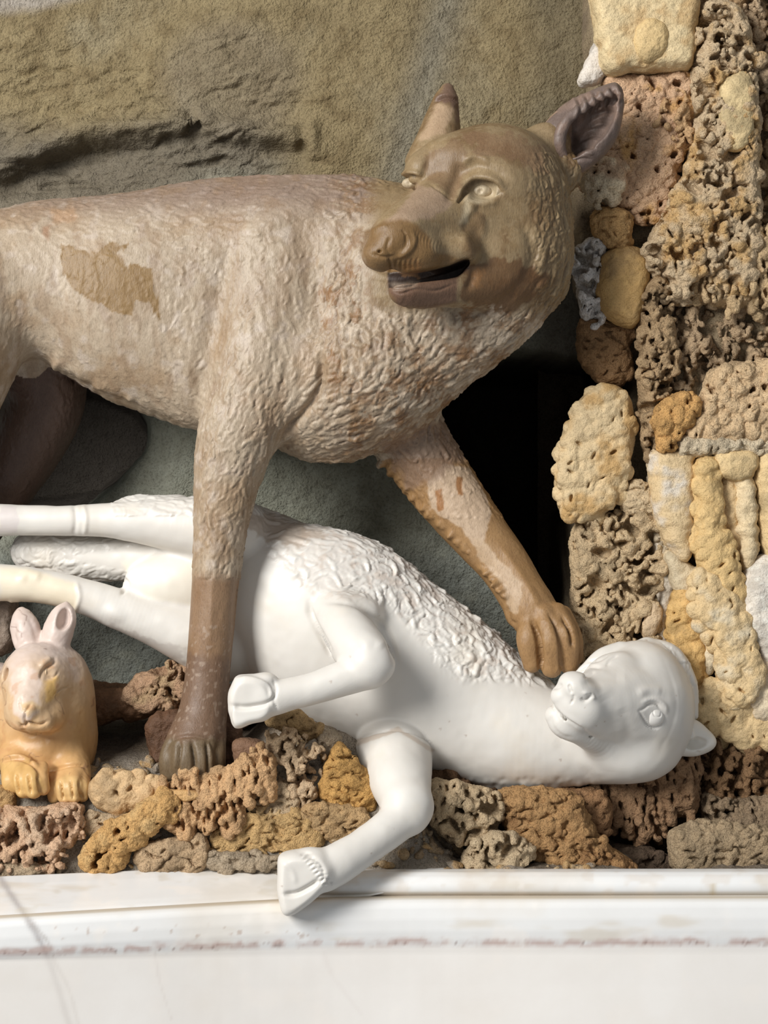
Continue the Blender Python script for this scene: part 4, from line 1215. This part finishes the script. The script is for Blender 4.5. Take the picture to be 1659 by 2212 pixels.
    s.patch([(92, 490), (108, 488), (104, 520), (92, 505)], srgb(150, 112, 84), ragged=3, amt=0.8)
    s.patch([(745, 1000), (760, 860), (780, 900), (770, 940)], brown, ragged=6, amt=0.6)
    for i in range(26):
        a, b = rg.uniform(690, 1080), rg.uniform(560, 930)
        s.patch([(a, b), (a + 18, b + 8), (a + 10, b + 42), (a - 6, b + 24)], srgb(138, 100, 62), edge=4, ragged=26, freq=0.13, amt=0.7, dmin=30, seed=i)
    for i in range(30):
        a, b = rg.uniform(690, 1180), rg.uniform(640, 930)
        s.patch([(a, b), (a + 22, b + 6), (a + 14, b + 34), (a - 8, b + 20)], srgb(212, 196, 176), edge=6, ragged=26, freq=0.12, amt=0.45, dmin=30, seed=i + 60)
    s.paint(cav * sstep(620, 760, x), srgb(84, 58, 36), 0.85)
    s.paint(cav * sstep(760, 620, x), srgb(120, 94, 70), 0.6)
    # legs
    leg = (x > 320) & (x < 560) & (y > 1180)
    s.paint(leg * sstep(1225, 1265, y + 14 * n2), srgb(136, 104, 74), 0.85)
    s.paint(leg * sstep(1400, 1430, y + 30 * n2), srgb(112, 88, 72), 0.75)
    s.paint(leg * sstep(0.3, 0.42, s.noise(0.12, 2, 77)) * (y > 1350), srgb(170, 150, 132), 0.55)
    s.paint(leg * sstep(1585, 1610, y + 14 * n2), srgb(112, 96, 72), 0.85)
    fl = (x > 830) & (y > 990) & (d < 140) & (x < 1300)
    s.paint(fl.astype(float), srgb(160, 122, 76), 0.9)
    s.patch([(925, 1040), (960, 1000), (1010, 1010), (1050, 1070), (1060, 1110), (1050, 1150), (1040, 1185), (1020, 1180), (1000, 1140), (960, 1120), (930, 1100)], srgb(200, 176, 150), edge=2.5, ragged=7, dmin=-100, amt=0.9)
    s.patch([(1020, 1160), (1045, 1170), (1075, 1210), (1100, 1230), (1130, 1260), (1120, 1330), (1098, 1320), (1092, 1270), (1060, 1230), (1030, 1200)], srgb(198, 172, 142), edge=2.5, ragged=7, dmin=-100, amt=0.85)
    s.patch([(940, 1060), (955, 1055), (960, 1100), (945, 1105)], srgb(164, 118, 76), edge=2, ragged=4, dmin=-100)
    s.patch([(985, 1030), (1000, 1030), (998, 1070), (988, 1070)], srgb(164, 118, 76), edge=2, ragged=4, dmin=-100)
    s.patch([(820, 960), (960, 900), (1010, 990), (930, 1040), (880, 1050)], srgb(142, 116, 96), edge=10, ragged=16, dmin=-120, amt=0.8)
    s.paint(((x < 230) & (y > 770) & (d < 10)).astype(float), srgb(84, 62, 52), 0.95)  # shadow on the far hind leg, put into its colour
    m = stone_mat('wolf_stone', 0.48, (0.62, 0.56, 0.5), (1.0, 1.0, 1.0), fine=(520, 0.4, 0.001), coarse=(150, 0.38, 0.002), amt=0.45, spec=0.45, stretch=(1.0, 1.0, 0.38), speck=0.22)
    root = thing('wolf_statue', 'life-size brown marble wolf standing over the white lamb, one forepaw on its neck', 'statue', (430, 1690, 160))
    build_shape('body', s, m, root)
    # ---- right ear, a separate grey piece
    e = Field((1130, 130, 0), (1380, 400, 190), 2.1)
    e.pillow([(1168, 292), (1196, 248), (1240, 212), (1290, 192), (1335, 180), (1350, 200), (1348, 245), (1336, 300), (1310, 338), (1275, 366), (1238, 385), (1205, 352)], 40, 60,
             [(1180, 320, 90), (1345, 190, 95), (1250, 220, 75), (1310, 320, 105)], k=4, soft=5, n=3, dref=90)
    e.pillow([(1214, 305), (1228, 262), (1262, 232), (1305, 208), (1338, 192), (1338, 235), (1318, 285), (1282, 322), (1240, 345), (1216, 330)], 52, 30,
             [(1225, 310, 118), (1340, 200, 140), (1260, 240, 112), (1320, 290, 138)], k=6, mode='s', soft=5, n=3, dref=125)
    e.chain([(1216, 350, 108, 13), (1208, 305, 128, 14), (1224, 262, 134, 12), (1262, 230, 130, 10), (1312, 200, 120, 7)], k=9)
    e.ell((1238, 300, 96), (16, 34, 40), k=8, mode='s')
    se = Shape(*e.mesh())
    for i, t in enumerate(np.linspace(0, 1, 12)):
        x0, y0 = 1245 + 100 * t, 215 - 32 * t
        se.stroke([(x0 - 8, y0 - 4), (x0 + 2, y0 + 22), (x0 - 6, y0 + 44)], 4, -4 if i % 2 else 3)
        x1, y1 = 1342 - 70 * t, 205 + 140 * t
        se.stroke([(x1 + 6, y1), (x1 - 18, y1 - 2), (x1 - 40, y1 + 8)], 4, -4 if i % 2 else 3)
    se.disp += 1.6 * se.noise(0.05, 3, 4)
    se.apply()
    se.colour(srgb(118, 102, 94))
    se.paint(sstep(0, 0.4, se.noise(0.02, 3, 5)), srgb(150, 126, 112), 0.7)
    se.paint((se.d < 98) * (se.px < 1235) * (se.py > 240), srgb(168, 140, 116), 0.7)
    build_shape('ear', se, m, root)['label'] = 'large upright grey ear, hollow side forward'
    # ---- eyeballs
    for nx, ny, r in ((1040, 414, 22), (886, 396, 15)):
        dd = front.front(nx, ny) or 200
        ff = Field((nx - 60, ny - 60, dd - 60), (nx + 60, ny + 60, dd + 50), 1.6)
        ff.ell((nx, ny, dd - r * 0.35), (r * 1.15, r * 0.72, r * 0.9), k=1)
        ff.ell((nx - 2, ny - 1, dd - r * 0.35 + r * 0.92), (r * 0.26, r * 0.26, r * 0.2), k=3, mode='s')
        ss = Shape(*ff.mesh())
        ss.disp += 0.8 * ss.noise(0.1, 2, 6)
        ss.apply(); ss.colour(srgb(196, 180, 152))
        build_shape('eye', ss, m, root)
    # ---- tongue
    t = Field((830, 560, 240), (1010, 650, 400), 2.0)
    t.chain([(880, 634, 322, 11), (905, 631, 305, 13), (950, 624, 270, 13), (990, 612, 240, 11)], k=4)
    ts = Shape(*t.mesh()); ts.colour(srgb(120, 88, 72)); ts.disp += 0.8 * ts.noise(0.08, 2, 8); ts.apply()
    build_shape('tongue', ts, m, root)
    return root

if want('wolf'): make_wolf()
# ---------------------------------------------------------------- the lamb
def lamb_prims(f):
    body = [(380, 1110), (450, 1090), (540, 1098), (600, 1112), (650, 1130), (700, 1153), (780, 1180), (860, 1212), (930, 1258), (1000, 1312), (1055, 1355), (1105, 1400), (1150, 1440),
            (1195, 1480), (1240, 1540), (1230, 1640), (1180, 1694), (1100, 1690), (1020, 1676), (965, 1652), (930, 1628), (860, 1625), (780, 1608), (700, 1574), (630, 1540), (565, 1500), (524, 1448), (490, 1420), (420, 1425), (370, 1400), (350, 1300), (360, 1180)]
    f.pillow(body, 122, 150, [(420, 1260, -75), (560, 1300, -30), (700, 1380, 0), (1000, 1520, 15), (1200, 1600, 25)], k=4, soft=14, n=3, dref=0, power=2.1)
    f.ell((715, 1335, 20), (205, 185, 122), (1, 0.45, 0), k=40)        # belly and ribs
    f.ell((880, 1500, 40), (175, 128, 108), (1, 0.7, 0.1), k=50)       # breast
    f.chain([(960, 1560, 30, 100), (1080, 1590, 45, 104), (1200, 1600, 60, 98), (1300, 1590, 70, 100)], k=50)
    # buttock and hind legs
    f.ell((368, 1262, 14), (102, 60, 50), k=14)
    f.ell((440, 1250, -40), (110, 150, 80), k=40)
    f.chain([(500, 1150, 20, 80), (420, 1138, 26, 64), (340, 1130, 30, 52), (285, 1126, 34, 44), (230, 1124, 36, 37), (150, 1125, 38, 33), (60, 1124, 38, 33), (-20, 1124, 38, 36), (-70, 1128, 38, 40)], k=16)
    f.chain([(380, 1100, 10, 30), (290, 1092, 16, 22), (260, 1096, 20, 14)], k=14)
    f.chain([(480, 1390, -5, 84), (410, 1370, 14, 66), (340, 1345, 26, 52), (260, 1317, 34, 44), (180, 1288, 40, 38), (100, 1268, 42, 37), (30, 1260, 44, 39), (-40, 1258, 44, 42)], k=14)
    f.ell((250, 1322, 60), (26, 14, 18), (1, 0.3, 0), k=14)
    # tail
    f.chain([(400, 1200, -30, 50), (250, 1206, -42, 48), (140, 1200, -46, 46), (66, 1190, -50, 40)], k=10)
    # raised foreleg
    f.ell((752, 1325, 125), (74, 48, 66), k=18)
    f.chain([(735, 1318, 120, 52), (745, 1350, 175, 58), (768, 1390, 225, 58), (795, 1424, 262, 54)], k=9)
    f.ell((800, 1436, 268), (50, 42, 46), k=14)
    f.chain([(798, 1448, 268, 40), (745, 1464, 276, 38), (680, 1486, 284, 35), (630, 1498, 290, 35), (590, 1508, 294, 38)], k=12)
    f.ell((572, 1468, 300), (24, 14, 22), k=12)
    f.pillow([(512, 1462), (552, 1460), (580, 1470), (596, 1500), (600, 1540), (580, 1562), (545, 1568), (520, 1580), (502, 1578), (494, 1545), (494, 1500)], 40, 16, 296, k=8, soft=3, n=0, dref=310)
    # lower foreleg, hoof hanging over the rim
    f.chain([(850, 1610, 90, 80), (858, 1650, 160, 76), (866, 1690, 225, 66), (876, 1730, 275, 55)], k=6)
    f.ell((882, 1745, 288), (50, 52, 46), k=16)
    f.chain([(876, 1756, 292, 48), (840, 1790, 322, 42), (780, 1834, 362, 41), (735, 1862, 388, 44), (700, 1880, 402, 46)], k=14)
    f.ell((672, 1850, 412), (26, 18, 24), k=14)
    f.pillow([(602, 1852), (640, 1842), (700, 1848), (728, 1880), (712, 1920), (680, 1952), (640, 1980), (622, 1988), (610, 1980), (600, 1930)], 42, 16, 412, k=10, soft=3, n=0, dref=430)
    # ---- head
    f.ell((1385, 1535, 80), (112, 142, 118), k=24)
    f.ell((1375, 1450, 90), (74, 60, 84), k=24)
    f.chain([(1380, 1530, 120, 104), (1330, 1520, 175, 88), (1285, 1520, 225, 70), (1258, 1524, 262, 58)], k=20)
    f.ell((1246, 1486, 284), (40, 32, 40), (1, 0.5, 0), k=14)          # nose
    f.chain([(1216, 1504, 282, 26), (1240, 1528, 280, 32), (1272, 1548, 262, 33), (1300, 1566, 232, 30)], k=8)   # upper lip
    f.chain([(1202, 1546, 256, 25), (1222, 1564, 256, 33), (1256, 1580, 232, 30), (1310, 1594, 150, 50)], k=8)   # chin
    f.chain([(1184, 1512, 300, 4), (1200, 1532, 294, 5), (1226, 1552, 288, 6), (1256, 1571, 268, 6), (1276, 1590, 250, 4)], k=3, mode='s')
    f.ell((1352, 1625, 110), (100, 62, 90), k=30)                      # cheek
    f.ell((1405, 1515, 185), (46, 28, 30), (1, 0.3, -0.3), k=20)
    f.ell((1318, 1446, 160), (46, 32, 34), (1, -0.4, 0), k=30)
    f.chain([(1398, 1400, 60, 24), (1450, 1420, 55, 26), (1484, 1480, 50, 22), (1492, 1540, 50, 16)], k=12)      # wool of the poll
    # crumpled ear
    f.chain([(1338, 1402, 96, 15), (1300, 1418, 108, 17), (1268, 1446, 116, 15), (1240, 1468, 120, 9)], k=14)

def make_lamb():
    f = Field((-60, 1050, -170), (1545, 2000, 475), 2.9)
    lamb_prims(f)
    g = f
    s = Shape(*f.mesh())
    st = s.stroke
    # hooves
    st([(498, 1524), (530, 1528), (575, 1520), (592, 1505)], 5, -9, dmin=240)
    st([(510, 1466), (545, 1466), (575, 1478), (585, 1500), (580, 1518)], 4, 4, dmin=240)
    st([(590, 1466), (596, 1490), (592, 1512), (600, 1535)], 3, -3, dmin=240)
    st([(500, 1520), (496, 1550), (505, 1575)], 4, -3, dmin=240)
    st([(612, 1932), (640, 1930), (670, 1915), (690, 1900)], 5, -9, dmin=280)
    st([(606, 1862), (630, 1880), (640, 1910)], 5, 2, dmin=280)
    st([(660, 1845), (690, 1862), (700, 1890), (690, 1915)], 4, -3, dmin=280)
    for i in range(9):
        a, b = 650 + i * 6, 1848 + i * 8
        st([(a, b), (a + 10, b - 6), (a + 22, b - 4)], 2.6, -3, dmin=280)
        st([(a + 3, b + 4), (a + 12, b), (a + 24, b + 1)], 2.4, 2.2, dmin=280)
    # seam where the lower foreleg was set in
    st([(766, 1606), (790, 1590), (820, 1580), (860, 1577), (900, 1585), (928, 1604), (938, 1625)], 2.6, -5, dmin=40)
    st([(668, 1300), (672, 1330), (692, 1370), (708, 1400), (716, 1418)], 6, -9, dmin=60)
    st([(700, 1300), (760, 1300), (800, 1325), (834, 1360), (852, 1410), (858, 1440)], 8, -8, dmin=60)
    st([(780, 1395), (810, 1380), (830, 1400)], 12, 3, dmin=200)
    st([(160, 1090), (164, 1120), (160, 1158)], 5, -3, dmin=0); st([(180, 1090), (186, 1120), (182, 1158)], 5, 3, dmin=0)
    st([(165, 1256), (172, 1290), (160, 1325)], 5, 3, dmin=10)
    st([(40, 1258), (60, 1240), (90, 1250)], 10, 4, dmin=10)
    st([(262, 1245), (275, 1262), (262, 1285)], 4, -6, dmin=0)
    # face
    st([(1380, 1535), (1392, 1530), (1402, 1522), (1418, 1521), (1428, 1532)], 2.6, -4.5, dmin=100)
    st([(1380, 1535), (1390, 1552), (1402, 1568), (1418, 1572), (1430, 1562), (1434, 1548)], 2.6, -4.5, dmin=100)
    st([(1384, 1520), (1400, 1512), (1420, 1512), (1436, 1526), (1440, 1545)], 5, 3.2, dmin=100)
    st([(1376, 1500), (1400, 1490), (1430, 1495)], 10, 3, dmin=60)
    st([(1228, 1478), (1232, 1492), (1236, 1498)], 3, -5, dmin=200)
    st([(1254, 1508), (1264, 1514), (1274, 1506), (1276, 1498)], 3.6, -6, dmin=200)
    st([(1258, 1498), (1268, 1496), (1278, 1500), (1284, 1512)], 4, 3.5, dmin=200)
    st([(1188, 1514), (1200, 1533), (1226, 1554), (1256, 1574), (1276, 1592)], 3.2, -4, dmin=150)
    st([(1240, 1500), (1238, 1512), (1232, 1520)], 2.6, -2.5, dmin=200)
    st([(1196, 1522), (1214, 1540), (1240, 1556), (1266, 1572)], 6, 2.5, dmin=180)
    st([(1190, 1545), (1194, 1570), (1215, 1590), (1240, 1594)], 5, -2, dmin=150)
    st([(1255, 1480), (1300, 1462), (1350, 1460)], 14, -4, dmin=120)
    st([(1300, 1500), (1320, 1540), (1330, 1580)], 16, -4, dmin=120)
    st([(1340, 1530), (1355, 1570), (1350, 1610)], 14, -3, dmin=80)
    for p in ([(1250, 1450), (1275, 1440), (1300, 1442)], [(1270, 1430), (1295, 1425), (1315, 1412)], [(1262, 1462), (1285, 1450)], [(1310, 1440), (1318, 1425), (1335, 1415)]):
        st(p, 3.2, -3.5, dmin=40)
    st([(1282, 1690), (1240, 1650), (1210, 1610), (1196, 1600)], 14, -3, dmin=20)
    st([(1185, 1475), (1200, 1485), (1215, 1478)], 5, -4)
    s.apply()
    x, y, d = s.px, s.py, s.d
    # broken edge below the near hind leg and along the neck
    rg = np.random.default_rng(9)
    for i in range(16): s.lump(20 + i * 5.5 + rg.uniform(-2, 2), 1302 + i * 0.8, 4, rg.uniform(2, 7))
    for i in range(60): s.lump(rg.uniform(960, 1300), rg.uniform(1684, 1704), 6, rg.uniform(-2, 2))
    # wool
    A = [(520, 1100), (610, 1070), (700, 1100), (800, 1140), (880, 1170), (950, 1215), (1020, 1270), (1080, 1320), (1130, 1370), (1180, 1420), (1210, 1475),
         (1150, 1478), (1090, 1470), (1000, 1470), (960, 1450), (930, 1410), (900, 1370), (860, 1330), (800, 1290), (720, 1290), (690, 1290), (640, 1260), (580, 1200)]
    sd = poly_sd(x, y, A)
    wool = sstep(14, -14, sd) * (d < 190)
    strong = np.clip(0.45 + 0.55 * sstep(700, 860, x), 0, 1)
    tail = ((x < 400) & (d < 2) & (y > 1150)).astype(np.float32) * 0.55
    poll = (sstep(1400, 1440, x + 0.25 * (y - 1400)) * (d < 95) * (y < 1560)).astype(np.float32) * 0.35
    top = ((y < 1115) & (x > 240) & (x < 420)).astype(np.float32) * 0.4
    flow = [(560, 1150, 15), (700, 1200, 30), (800, 1240, 45), (760, 1300, 20), (880, 1280, 60), (950, 1330, 70), (930, 1380, 65), (1000, 1400, 80), (1050, 1420, 95), (1020, 1460, 100), (1120, 1450, 90), (1170, 1470, 60),
            (300, 1240, 150), (150, 1230, 150), (60, 1200, 170), (330, 1090, 10)]
    wgt = (wool * strong + tail + poll + top).astype(np.float32)
    s.tufts(1500, wgt, flow, 62, 9, 8.5, seed=21, curl=0.75)
    cav = s.disp.copy()
    s.apply()
    s.tufts(3200, wgt, flow, 34, 5.0, 4.2, seed=22, curl=0.7)
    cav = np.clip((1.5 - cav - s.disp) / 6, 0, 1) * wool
    s.apply()
    s.disp += (1.2 * s.noise(0.03, 2, 31)).astype(np.float32); s.apply()
    s.colour(srgb(225, 221, 214))
    n1 = s.noise(0.01, 4, 5); n2 = s.noise(0.05, 3, 6)
    s.paint(sstep(0.1, 0.6, n1), srgb(224, 216, 203), 0.7)
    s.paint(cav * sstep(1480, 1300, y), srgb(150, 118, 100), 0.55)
    s.paint(wool * sstep(0.1, 0.45, n2) * (x > 620), srgb(196, 172, 152), 0.35)
    s.paint(sstep(40, 0, np.abs(sd)) * 0, (1, 1, 1))
    s.patch([(480, 1110), (600, 1110), (700, 1160), (640, 1180), (560, 1160)], srgb(170, 150, 130), ragged=18, amt=0.6)
    s.patch([(240, 1350), (300, 1370), (400, 1400), (400, 1430), (330, 1420), (250, 1380)], srgb(176, 166, 158), ragged=16, edge=5, amt=0.5)
    s.patch([(0, 1225), (60, 1228), (165, 1262), (165, 1320), (60, 1310), (0, 1305)], srgb(238, 226, 200), ragged=4, amt=0.8)
    s.patch([(262, 1215), (330, 1208), (420, 1212), (420, 1310), (300, 1290)], srgb(246, 238, 220), ragged=4, amt=0.6, dmin=0)
    s.patch([(0, 1092), (36, 1096), (44, 1120), (36, 1150), (0, 1150)], srgb(214, 206, 204), ragged=5, amt=0.8, edge=2)
    s.patch([(766, 1598), (860, 1570), (940, 1620), (936, 1628), (860, 1580), (770, 1612)], srgb(190, 170, 150), ragged=2, edge=2, amt=0.6)
    for i in range(60):
        a, b = rg.uniform(520, 1500), rg.uniform(1130, 1950)
        s.patch([(a, b), (a + 5, b), (a + 4, b + 4)], srgb(150, 120, 100), edge=1.5, ragged=2, amt=0.5, dmin=20)
    m = stone_mat('white_marble', 0.42, (0.86, 0.82, 0.78), (1.0, 1.0, 1.0), fine=(300, 0.08, 0.0004), coarse=(25, 0.10, 0.0018), amt=0.35, sss=0.05, spec=0.45)
    root = thing('lamb_statue', 'white marble lamb lying on its back under the wolf, one hoof hanging over the rim', 'statue', (900, 1690, 60))
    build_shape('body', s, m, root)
    # far ear, leaf shaped
    e = Field((1430, 1520, 0), (1580, 1680, 180), 1.8)
    e.pillow([(1440, 1590), (1480, 1560), (1505, 1556), (1535, 1580), (1553, 1602), (1545, 1622), (1510, 1636), (1470, 1634), (1450, 1628)], 26, 34, [(1450, 1600, 85), (1550, 1605, 60)], k=4, soft=4, n=3, dref=75)
    e.pillow([(1478, 1600), (1505, 1592), (1530, 1598), (1542, 1606), (1525, 1620), (1495, 1622), (1480, 1615)], 30, 12, 104, k=5, mode='s', soft=4, n=3, dref=90)
    se = Shape(*e.mesh())
    se.stroke([(1465, 1622), (1485, 1605), (1510, 1600)], 4, -3); se.stroke([(1490, 1572), (1495, 1590), (1488, 1604)], 5, 4); se.stroke([(1480, 1575), (1482, 1595)], 3, -3)
    se.stroke([(1505, 1622), (1512, 1628)], 4, -3)
    se.apply(); se.colour(srgb(238, 234, 226))
    build_shape('ear', se, m, root)
    # eyeball
    dd = g.front(1412, 1548) or 180
    ff = Field((1370, 1500, dd - 50), (1455, 1600, dd + 40), 1.4)
    ff.ell((1409, 1547, dd - 11), (25, 20, 17), (1, 0.35, -0.25), k=1)
    ss = Shape(*ff.mesh())
    ss.stroke([(1410, 1534), (1414, 1546), (1426, 1548), (1428, 1538)], 1.6, -1.8); ss.apply(); ss.colour(srgb(238, 234, 228))
    build_shape('eye', ss, m, root)
    return root

if want('lamb'): make_lamb()
# ---------------------------------------------------------------- the hare
def make_hare():
    f = Field((-160, 1290, -120), (240, 1770, 330), 2.5)
    f.ell((102, 1585, 90), (106, 150, 105), k=20)
    f.ell((110, 1490, 110), (88, 100, 88), k=30)
    f.chain([(60, 1560, 20, 110), (-60, 1560, -20, 135), (-160, 1590, -30, 140)], k=30)       # long back
    f.ell((78, 1468, 165), (72, 76, 76), k=24)                         # brow
    f.chain([(78, 1480, 180, 62), (66, 1515, 222, 48), (60, 1540, 244, 38)], k=20)
    f.ell((100, 1545, 205), (40, 36, 40), k=16)
    f.ell((38, 1535, 222), (28, 38, 34), k=14)
    f.ell((84, 1560, 240), (34, 24, 30), k=10); f.ell((48, 1560, 246), (22, 22, 26), k=10)    # lips
    f.ell((72, 1578, 240), (17, 11, 16), k=6)
    f.ell((60, 1538, 272), (14, 12, 14), k=10)
    # forelegs
    f.chain([(30, 1640, 160, 36), (45, 1665, 195, 36), (62, 1690, 220, 34)], k=12)
    f.chain([(150, 1640, 150, 42), (158, 1670, 180, 38), (160, 1695, 205, 34)], k=12)
    for x, y, d, r in ((20, 1690, 214, 17), (48, 1688, 240, 20), (70, 1690, 252, 20), (90, 1686, 240, 16)):
        f.chain([(x, y - 26, d - 25, r), (x, y - 4, d, r), (x + 3, y + 18, d, r * 0.9)], k=5)
    for x, y, d, r in ((118, 1706, 212, 18), (140, 1704, 232, 19), (160, 1702, 238, 18), (178, 1702, 222, 16)):
        f.chain([(x, y - 26, d - 30, r), (x, y - 4, d, r), (x, y + 16, d, r * 0.9)], k=5)
    # ears
    f.chain([(70, 1410, 120, 24), (60, 1385, 112, 31), (55, 1360, 106, 32), (50, 1338, 100, 24), (47, 1322, 96, 12)], k=10)
    f.chain([(118, 1405, 120, 27), (122, 1380, 116, 32), (128, 1355, 112, 33), (136, 1335, 110, 28), (142, 1316, 108, 14), (143, 1306, 108, 6)], k=10)
    f.pillow([(124, 1345), (128, 1322), (142, 1306), (152, 1318), (157, 1340), (152, 1356), (136, 1368), (126, 1362)], 44, 14, 152, k=4, mode='s', soft=3, n=3, dref=140)
    f.ell((110, 1452, 236), (18, 14, 14), (0.6, -0.9, 0), k=8, mode='s')
    f.ell((18, 1458, 205), (12, 14, 12), k=8, mode='s')
    s = Shape(*f.mesh())
    st = s.stroke
    st([(88, 1468), (92, 1452), (104, 1440), (116, 1432), (118, 1420)], 4, -6, dmin=120)
    st([(104, 1462), (118, 1462), (126, 1450)], 3, -3, dmin=120)
    st([(86, 1442), (100, 1428), (112, 1422)], 6, 4, dmin=120)
    st([(58, 1540), (54, 1538), (68, 1520)], 3, -4, dmin=200); st([(56, 1538), (44, 1530), (42, 1508)], 2.2, -3, dmin=200)
    st([(54, 1540), (54, 1556), (58, 1566)], 2.8, -5, dmin=200)
    st([(36, 1562), (50, 1570), (64, 1562), (84, 1566), (104, 1558)], 3.4, -8, dmin=180)
    st([(48, 1572), (60, 1588), (90, 1586)], 6, -4, dmin=160)
    st([(112, 1590), (60, 1602), (20, 1585)], 14, -6, dmin=100)
    st([(116, 1500), (130, 1490), (150, 1482)], 1.8, -2.5, dmin=80)
    st([(0, 1645), (40, 1638), (75, 1655), (90, 1680)], 3.5, -5, dmin=100); st([(0, 1640), (40, 1632), (78, 1648)], 4, 4, dmin=100)
    st([(102, 1670), (130, 1658), (170, 1652), (190, 1660)], 3.5, -5, dmin=80)
    for a in ((34, 0), (60, 0), (82, 0), (130, 14), (151, 12), (171, 12)):
        st([(a[0], 1672 + a[1]), (a[0] + 3, 1695 + a[1]), (a[0] + 8, 1716 + a[1])], 3.0, -9, dmin=120)
    st([(34, 1346), (30, 1370), (36, 1392)], 5, -4); st([(60, 1330), (74, 1360), (82, 1392)], 6, -2)
    s.apply()
    s.disp += 1.8 * s.noise(0.03, 3, 2) + 0.6 * s.noise(0.12, 2, 4); s.apply()
    s.colour(srgb(206, 176, 140))
    y = s.py; n1 = s.noise(0.015, 4, 8); n2 = s.noise(0.05, 3, 3)
    s.paint(sstep(1500, 1400, y + 60 * n1), srgb(214, 198, 190), 0.95)
    s.paint(sstep(1480, 1620, y + 80 * n1), srgb(206, 160, 100), 0.75)
    s.patch([(96, 1470), (122, 1462), (122, 1500), (100, 1520)], srgb(222, 180, 104), ragged=6, amt=0.8)
    s.patch([(20, 1460), (40, 1440), (80, 1440), (90, 1480), (84, 1540), (60, 1560), (30, 1540)], srgb(220, 202, 190), ragged=10, amt=0.8, dmin=100)
    s.patch([(44, 1520), (70, 1512), (90, 1530), (60, 1545)], srgb(216, 184, 130), ragged=7, amt=0.7, dmin=100)
    s.paint(sstep(0.2, 0.45, n2) * (y > 1420), srgb(196, 146, 104), 0.4)
    s.paint(sstep(0.035, 0.0, np.abs(s.noise(0.016, 3, 71))) * (s.noise(0.02, 2, 72) > 0.05), srgb(120, 84, 70), 0.55)
    s.patch([(0, 1650), (60, 1640), (100, 1700), (80, 1730), (0, 1740)], srgb(214, 176, 112), ragged=8, amt=0.7)
    s.patch([(105, 1690), (150, 1672), (190, 1690), (190, 1730), (110, 1735)], srgb(214, 180, 124), ragged=8, amt=0.7)
    m = stone_mat('hare_stone', 0.42, (0.78, 0.72, 0.66), (1, 1, 1), fine=(400, 0.2, 0.0005), coarse=(60, 0.2, 0.0012), amt=0.5, spec=0.4, sss=0.05)
    root = thing('hare_statue', 'small crouching hare of yellow and pink veined marble, upright ears, at the left edge', 'statue', (100, 1740, 180))
    build_shape('body', s, m, root)
    dd = f.front(111, 1451) or 220
    ff = Field((80, 1420, dd - 40), (140, 1485, dd + 30), 1.3)
    ff.ell((111, 1451, dd - 1), (15, 12, 11), (0.75, -0.65, 0), k=1)
    ss = Shape(*ff.mesh()); ss.disp += 0.7 * ss.noise(0.1, 2, 1); ss.apply(); ss.colour(srgb(226, 204, 172))
    build_shape('eye', ss, m, root)

if want('hare'): make_hare()

for o in SC.objects:
    if '_org' in o: del o['_org']
    if o.type == 'MESH' and o.parent is None and 'kind' not in o: o['kind'] = 'structure'
